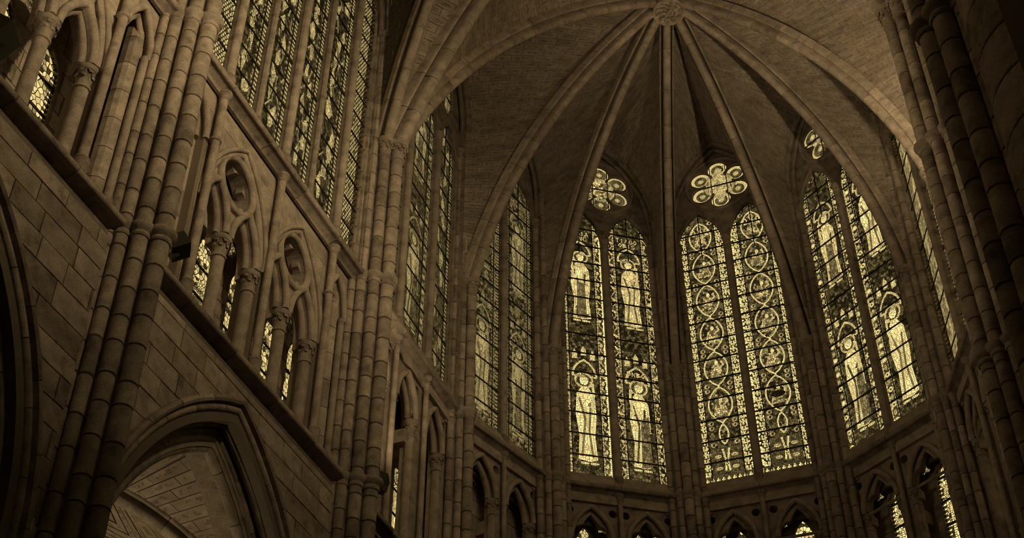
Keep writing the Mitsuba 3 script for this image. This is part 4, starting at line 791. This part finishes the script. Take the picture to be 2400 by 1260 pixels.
    for i, (a, b) in enumerate(blind):
        m = (a + b) / 2; ar = arch(a - 0.03, b + 0.03, 15.35, 16.23, 12); emit('blind_arch_roll', MB().add(*roll(fr, ar, 0.30, 0.06, n=9)), 'stone_0', key, smooth=60); ar = arch(a + 0.07, b - 0.07, 15.35, 16.1, 12); emit('blind_inner_roll', MB().add(*roll(fr, ar, 0.42, 0.055, n=9)), 'stone_1', key, smooth=60)
        uu = b - 0.02 if i == 1 else a + 0.02; sgn = -1 if i == 1 else 1
        colonette(key, fr, uu, 0.33, B0, 15.4, 0.065, 0.0)
        ch = sg.Polygon([(uu + sgn * 0.02, 0.40), (uu + sgn * 0.10, 0.36), (uu + sgn * 0.20, 0.41), (uu + sgn * 0.24, 0.48), (uu + sgn * 0.24, 0.58), (uu, 0.58)])
        mm = trimesh.creation.extrude_polygon(ch, 1.0, engine='earcut'); v = np.array(mm.vertices)
        for zz0, zz1 in zip(np.linspace(B0, 16.3, 8)[:-1], np.linspace(B0, 16.3, 8)[1:]): emit('niche_block', (fr.pt(v[:, 0], v[:, 1], zz0 + 0.006 + v[:, 2] * (zz1 - zz0 - 0.012)), mm.faces), pick(), key)
    return key
big_triforium('B', 'left triforium arcade of two twin arches with round openings, below the broad window')
big_triforium('A', 'near left triforium arcade, cut by the top left corner of the photo')
lb = lambda cs, w, s_, t_: [(c - w / 2, c + w / 2, s_, t_) for c in cs]
outer_triforium('B', lb((1.05, 1.95, 3.02, 4.02, 5.24, 6.06), 0.57, 14.4, 14.92), [(1.5, 15.2, 0.3, 4), (3.58, 15.25, 0.32, 4), (5.64, 15.25, 0.32, 4)], 'glazed lancets behind the left triforium', kinds=[0, 0, 1, 0, 0, 0])
outer_triforium('A', lb((1.05, 1.95, 3.2, 4.25, 5.26, 6.3), 0.58, 14.3, 14.8), [(1.5, 15.2, 0.3, 4), (3.7, 15.1, 0.3, 4), (4.86, 15.2, 0.36, 1)], 'glazed lancets behind the near left triforium, at the top left corner', kinds=[0] * 6)
def apse_triforium(fk, label, arches, shafts, tref=True):
    fr = FA[fk].back(0.12); key = thing('triforium_arcade', label, 'arcade'); B0, CT = Z1 + 0.12, 15.22; face = sg.box(0.12, B0, fr.L - 0.12, Z2 - 0.16); ops = []
    for a, b in arches:
        c = (a + b) / 2; ap = lancet(a, b, B0, 15.25, 16.12, 14); ops.append(ap)
        # pierced spandrels either side
        for s_ in (-1, 1): ops.append(circle(c + s_ * 0.52, 16.0, 0.10, 14))
    emit('arcade_wall', slab(fr, face.difference(unary_union(ops)), 0.26, 0.55), 'stone_1', key)
    emit('spandrel_back', box(fr, 0.2, fr.L - 0.2, 0.55, 0.6, 15.8, 16.4), 'mortar', key)
    for u in (0.2, fr.L - 0.2): emit('corner_block', box(fr, u - 0.25, u + 0.25, 0.22, 0.6, Z2 - 0.42, Z2 - 0.14), 'stone_0', key)
    emit('lintel', box(fr, 0.15, fr.L - 0.15, 0.17, 0.5, Z2 - 0.36, Z2 - 0.14), 'stone_0', key)
    for a, b in arches:
        c = (a + b) / 2; ar = arch(a, b, 15.25, 16.12, 14); emit('arch_roll', MB().add(*roll(fr, ar, 0.24, 0.065, n=9)), 'stone_0', key, smooth=60)
        if tref:
            tf = unary_union([circle(c - 0.22, 15.42, 0.27, 20), circle(c + 0.22, 15.42, 0.27, 20), lancet(c - 0.24, c + 0.24, 15.3, 15.5, 15.98, 10), sg.box(a + 0.13, B0, b - 0.13, 15.4)]); ins = lancet(a + 0.02, b - 0.02, 15.0, 15.25, 16.09, 14)
            emit('trefoil_arch', slab(fr, ins.difference(tf), 0.32, 0.5), 'stone_1', key)
            tl = np.array(tf.intersection(sg.box(a, 15.2, b, 17)).exterior.coords)[:-1]; tl = tl[tl[:, 1] > 15.22]; o = np.argsort(np.arctan2(tl[:, 1] - 15.3, tl[:, 0] - c))[::-1]; emit('trefoil_roll', MB().add(*roll(fr, tl[o], 0.33, 0.035, n=7)), 'stone_0', key, smooth=60)
        else:
            ar = arch(a + 0.11, b - 0.11, 15.25, 15.98, 12); emit('inner_arch_roll', MB().add(*roll(fr, ar, 0.38, 0.06, n=9)), 'stone_1', key, smooth=60)
        for u in (a - 0.02, b + 0.02): colonette(key, fr, u, 0.36, B0, CT, 0.095, 0.3)
    for u in shafts:
        c = fr.pt(u, 0.16, 0.0); k = emit('wall_shaft', lathe((c[0], c[1], B0), [(0.06, 0), (0.06, Z2 - B0 - 0.25)], 10), 'stone_0', key, smooth=40)
        emit('shaft_ring', lathe((c[0], c[1], Z2 - 0.27), [(0.06, 0), (0.08, 0.02), (0.065, 0.05), (0.09, 0.10), (0.115, 0.13), (0.115, 0.17), (0.08, 0.20), (0.06, 0.28)], 10), 'stone_1', k, smooth=40)
    return key
for fk, lb_ in (('D', 'triforium arches below the narrow left apse window'), ('E', 'trefoil triforium arches below the saints window'), ('F', 'trefoil triforium arches below the medallion window'), ('G', 'trefoil triforium arches below the bishops window'), ('H', 'triforium arches below the far right window')):
    L_ = FA[fk].L; cc = (0.92, L_ - 0.92); apse_triforium(fk, lb_, [(c - 0.50, c + 0.50) for c in cc], [L_ / 2], fk not in 'D')
    la = lb(cc, 0.56, 15.2, 15.95); ro = [(c + s_ * 0.45, 15.9, 0.15, 3) for c in cc for s_ in ((1,) if fk in 'DE' else (-1,))]
    outer_triforium(fk, la, ro, f'glazed lancets and small trefoils behind the {lb_}', d=0.95, zb=13.4, tint=1.0 if fk in 'FGH' else 0.9, kinds=[2, 2], u0=-0.1, u1=L_ + 0.1)
    g_ = FA[fk]; emit('stone_beam', box(g_, L_ / 2 - 0.16, L_ / 2 + 0.16, 0.4, 1.0, 14.55, 14.85), 'stone_0', [k for k in labels if k.startswith('triforium_arcade')][-1])
apse_triforium('C', 'triforium of three narrow arches below the three-light window', [(0.70, 1.54), (1.98, 2.92), (3.38, 4.26)], [1.724, 3.19], False)
outer_triforium('C', [(0.5, 1.1, 15.1, 15.6), (1.9, 2.5, 15.1, 15.6), (3.72, 4.28, 15.1, 15.6)], [(3.0, 15.7, 0.15, 3)], 'glazed lancets behind the three narrow triforium arches', d=1.15, zb=12.8, kinds=[0, 0, 2])
emit('stone_beam', box(FA['C'], 2.75, 3.6, 0.5, 1.1, 14.7, 15.0), 'stone_0', [k for k in labels if k.startswith('triforium_arcade')][-1])

# ------------------------------------------------------------------ the rest of the shell: lower walls, right wall, back, floor, roof
sh = thing('wall_apse', 'plain lower wall of the apse, below the frame', 'wall', None, 'structure')
for fk in 'CDEFGHJ': emit('lower_wall', box(FA[fk], 0.05, FA[fk].L - 0.05, 0.45, 0.8, ZF, Z1 + (0.0 if fk != 'J' else 4.4)), 'dim_plaster', sh)
wr = thing('wall_right', 'plain right wall, outside the view', 'wall', None, 'structure')
for fk in 'KLM': emit('wall', box(FA[fk], 0.05, FA[fk].L - 0.05, 0.45, 0.9, ZF, Z2), 'dim_plaster', wr)
for fk in 'Z': emit('wall', box(FA[fk], 0.05, FA[fk].L - 0.05, 0.35, 0.9, ZF, Z2), 'dim_plaster', wl)
emit('wall_back', box(Fr((5.9, -25.3), (-5.9, -25.3)), 0, 11.8, 0.0, 0.4, ZF, 30.2), 'dim_plaster'); tag('wall_back', 'plain wall behind the viewer', 'wall', None, 'structure')
fp = sg.Polygon([(-6.0, -25.6), (6.0, -25.6), (6.0, -0.6), (5.0, 2.9), (1.9, 5.1), (-1.9, 5.1), (-5.0, 2.9), (-6.0, -0.6)])
def flat_slab(poly, z0, z1): m = trimesh.creation.extrude_polygon(poly, z1 - z0, engine='earcut'); v = np.array(m.vertices); v[:, 2] += z0; return v, m.faces
emit('floor', flat_slab(sg.box(-13, -25.6, 6.5, 6), ZF - 0.2, ZF), 'paving'); tag('floor', 'stone floor, below the frame', 'floor', None, 'structure')
emit('roof', flat_slab(fp.buffer(0.3), 30.2, 30.5), 'dim_plaster'); tag('roof', 'roof above the vaults, hidden', 'roof', None, 'structure')
emit('ceiling', flat_slab(sg.box(-5.9, -25.4, 5.9, -12.4), 28.9, 29.1), 'dim_plaster'); tag('ceiling', 'ceiling behind the viewer', 'ceiling', None, 'structure')

# ------------------------------------------------------------------ the aisle seen through the left arcade: a brick rib vault lit by a lamp
ai = thing('aisle_vault', 'brick rib vault of the aisle seen through the lower left arch', 'vault', None, 'structure')
y0, y1, xa, xb, zs_, zt_ = PL[1][1], PL[2][1], -6.0, -11.2, 7.0, 11.15; ym, xm = (y0 + y1) / 2, (xa + xb) / 2; AT = np.array([xm, ym, zt_])
def quarter(a, b, zs, za, n=24): t = np.linspace(0, math.pi / 2, n); return np.stack([a[0] + (b[0] - a[0]) * (1 - np.cos(t)), a[1] + (b[1] - a[1]) * (1 - np.cos(t)), zs + (za - zs) * np.sin(t)], 1)
corn = {(sx, sy): (xa if sx > 0 else xb, y1 if sy > 0 else y0) for sx in (-1, 1) for sy in (-1, 1)}; pc = []
for (sx, sy), c in corn.items():
    D_ = quarter(c, (xm, ym), zs_, zt_); W = frame_of(D_); key = thing('aisle_rib', f'diagonal rib of the aisle vault {"toward the choir" if sx > 0 else "toward the outer wall"}, {"far" if sy > 0 else "near"} side', 'rib', None, 'structure'); voussoirs(key, D_ - [0, 0, 0.08], RIB * 0.9, W)
    for mid_ in ((xm, c[1]), (c[0], ym)):
        E_ = quarter(c, mid_, zs_, zt_ - 0.12); pc += web_half(ai, by_z(D_), by_z(np.vstack([E_, AT + [0, 0, 0.001]])), zs_ + 0.02, zt_ - 0.01, h=0.22, blen=0.66, bulge=0.0, inside=np.array([xm, ym, 4.0]))
courses('brick', ai, pc, ['brick_0', 'brick_0', 'brick_1'])
for k_, (yy, lb_) in enumerate(((y0, 'near'), (y1, 'far'))):
    q = np.vstack([quarter((xa, yy), (xm, yy), zs_, zt_ - 0.12), quarter((xb, yy), (xm, yy), zs_, zt_ - 0.12)[::-1][1:]]); key = thing('aisle_arch', f'{lb_} transverse arch of the aisle vault', 'arch', None, 'structure'); voussoirs(key, q - [0, 0, 0.12], RIB * 1.3, np.array([0, 1.0, 0]) if np.cross(q[1] - q[0], [0, 1.0, 0])[2] > 0 else np.array([0, -1.0, 0]))
emit('wall_aisle', MB().add(*box(Fr((xb - 0.1, y0 - 6.8), (xb - 0.1, y1 + 0.6)), 0, 14, 0, 0.4, ZF, 11.8)).add(*box(Fr((xb, y1 + 0.55), (-5.9, y1 + 0.55)), 0, 5.3, 0, 0.3, ZF, 11.8)).add(*box(Fr((-5.9, y0 - 6.8), (xb, y0 - 6.8)), 0, 5.3, 0, 0.3, ZF, 11.8)), 'plaster'); tag('wall_aisle', 'outer walls of the aisle, behind the arcade', 'wall', None, 'structure')
emit('roof_aisle', flat_slab(sg.box(xb - 0.5, y0 - 7, -5.5, y1 + 0.9), 11.6, 11.8), 'plaster'); tag('roof_aisle', 'aisle roof, hidden', 'roof', None, 'structure')

# ------------------------------------------------------------------ floodlights
def floodlight(p, aim, label, w=0.5, power=1.0, hidden=False):
    """An open black box with its lamp inside, tilted toward aim."""
    key = thing('floodlight', label, 'floodlight', 'floodlights on the triforium sill' if hidden else None); p = np.asarray(p, float); z = np.asarray(aim, float) - p; z /= np.linalg.norm(z); x = np.cross([0, 0, 1.0], z); x /= np.linalg.norm(x); y = np.cross(z, x)
    def loc(v): v = np.asarray(v, float); return p + v[:, :1] * x + v[:, 1:2] * y + v[:, 2:] * z
    def bx(a, b): v = np.array([[i, j, k] for i in (a[0], b[0]) for j in (a[1], b[1]) for k in (a[2], b[2])]); return loc(v), BOXF
    h, dp, t = w * 0.36, w * 0.42, 0.02; m = MB()
    for a, b in (((-w / 2, -h, -dp), (w / 2, h, -dp + t)), ((-w / 2, -h, -dp), (-w / 2 + t, h, dp)), ((w / 2 - t, -h, -dp), (w / 2, h, dp)), ((-w / 2, -h, -dp), (w / 2, -h + t, dp)), ((-w / 2, h - t, -dp), (w / 2, h, dp))): m.add(*bx(a, b))
    emit('housing', m, 'black_paint', key); emit('bracket', MB().add(*bx((-0.03, -h - 0.07, -dp), (0.03, -h, -dp + 0.08))), 'black_paint', key)
    q = loc([(-w * 0.42, -h * 0.8, -dp * 0.7), (w * 0.42, -h * 0.8, -dp * 0.7), (w * 0.42, h * 0.8, -dp * 0.7), (-w * 0.42, h * 0.8, -dp * 0.7)]); f = np.array([[0, 1, 2], [0, 2, 3]])
    s = mikit.ply((q, f), 'black_paint'); s['emitter'] = {'type': 'area', 'radiance': {'type': 'rgb', 'value': (WARM * LAMP * power).tolist()}}; scene[f'{key}__lamp'] = s
fa, fb, fc, fj, fkk = (FA[k] for k in 'ABCJK')
floodlight(fb.pt(0.80, -0.0, 12.48), (5.0, -4.4, 20.5), 'small black box floodlight on the sill right of the near left pier', 0.32, 4.2)
floodlight(fc.pt(0.86, -0.0, 12.55), (0.5, -2.6, 26), 'small black floodlight beside the left pier, below the three-light window', 0.32, 1.5)
floodlight(fa.pt(3.36, -0.02, 12.40), (2.0, -12.0, 26), 'black box floodlight at the left edge of the photo', 0.40, 0.9)
floodlight(fj.pt(3.95, 0.18, 16.95), (4.3, -1.6, 25), 'floodlight on the right wall behind the near pier, hidden', 0.4, 6.0, True)
floodlight(fkk.pt(5.4, 0.02, 16.95), (-5.0, -5.8, 19.6), 'added unseen fill floodlight on the right wall behind the dark pier', 0.4, 2.6, True)  # unseen lamp, added to brighten the left pier and the wall beside it
floodlight(FA['L'].pt(3.3, 0.02, 16.95), (-5.2, -13.4, 17.2), 'added unseen fill floodlight on the right wall above the viewer', 0.5, 3.6, True)  # unseen lamp, put in to light the near left wall
floodlight((xm - 0.5, y0 + 2.2, 4.6), (xm, ym + 1.5, 11), 'floodlight in the aisle below the arch, outside the view', 0.4, 1.0)
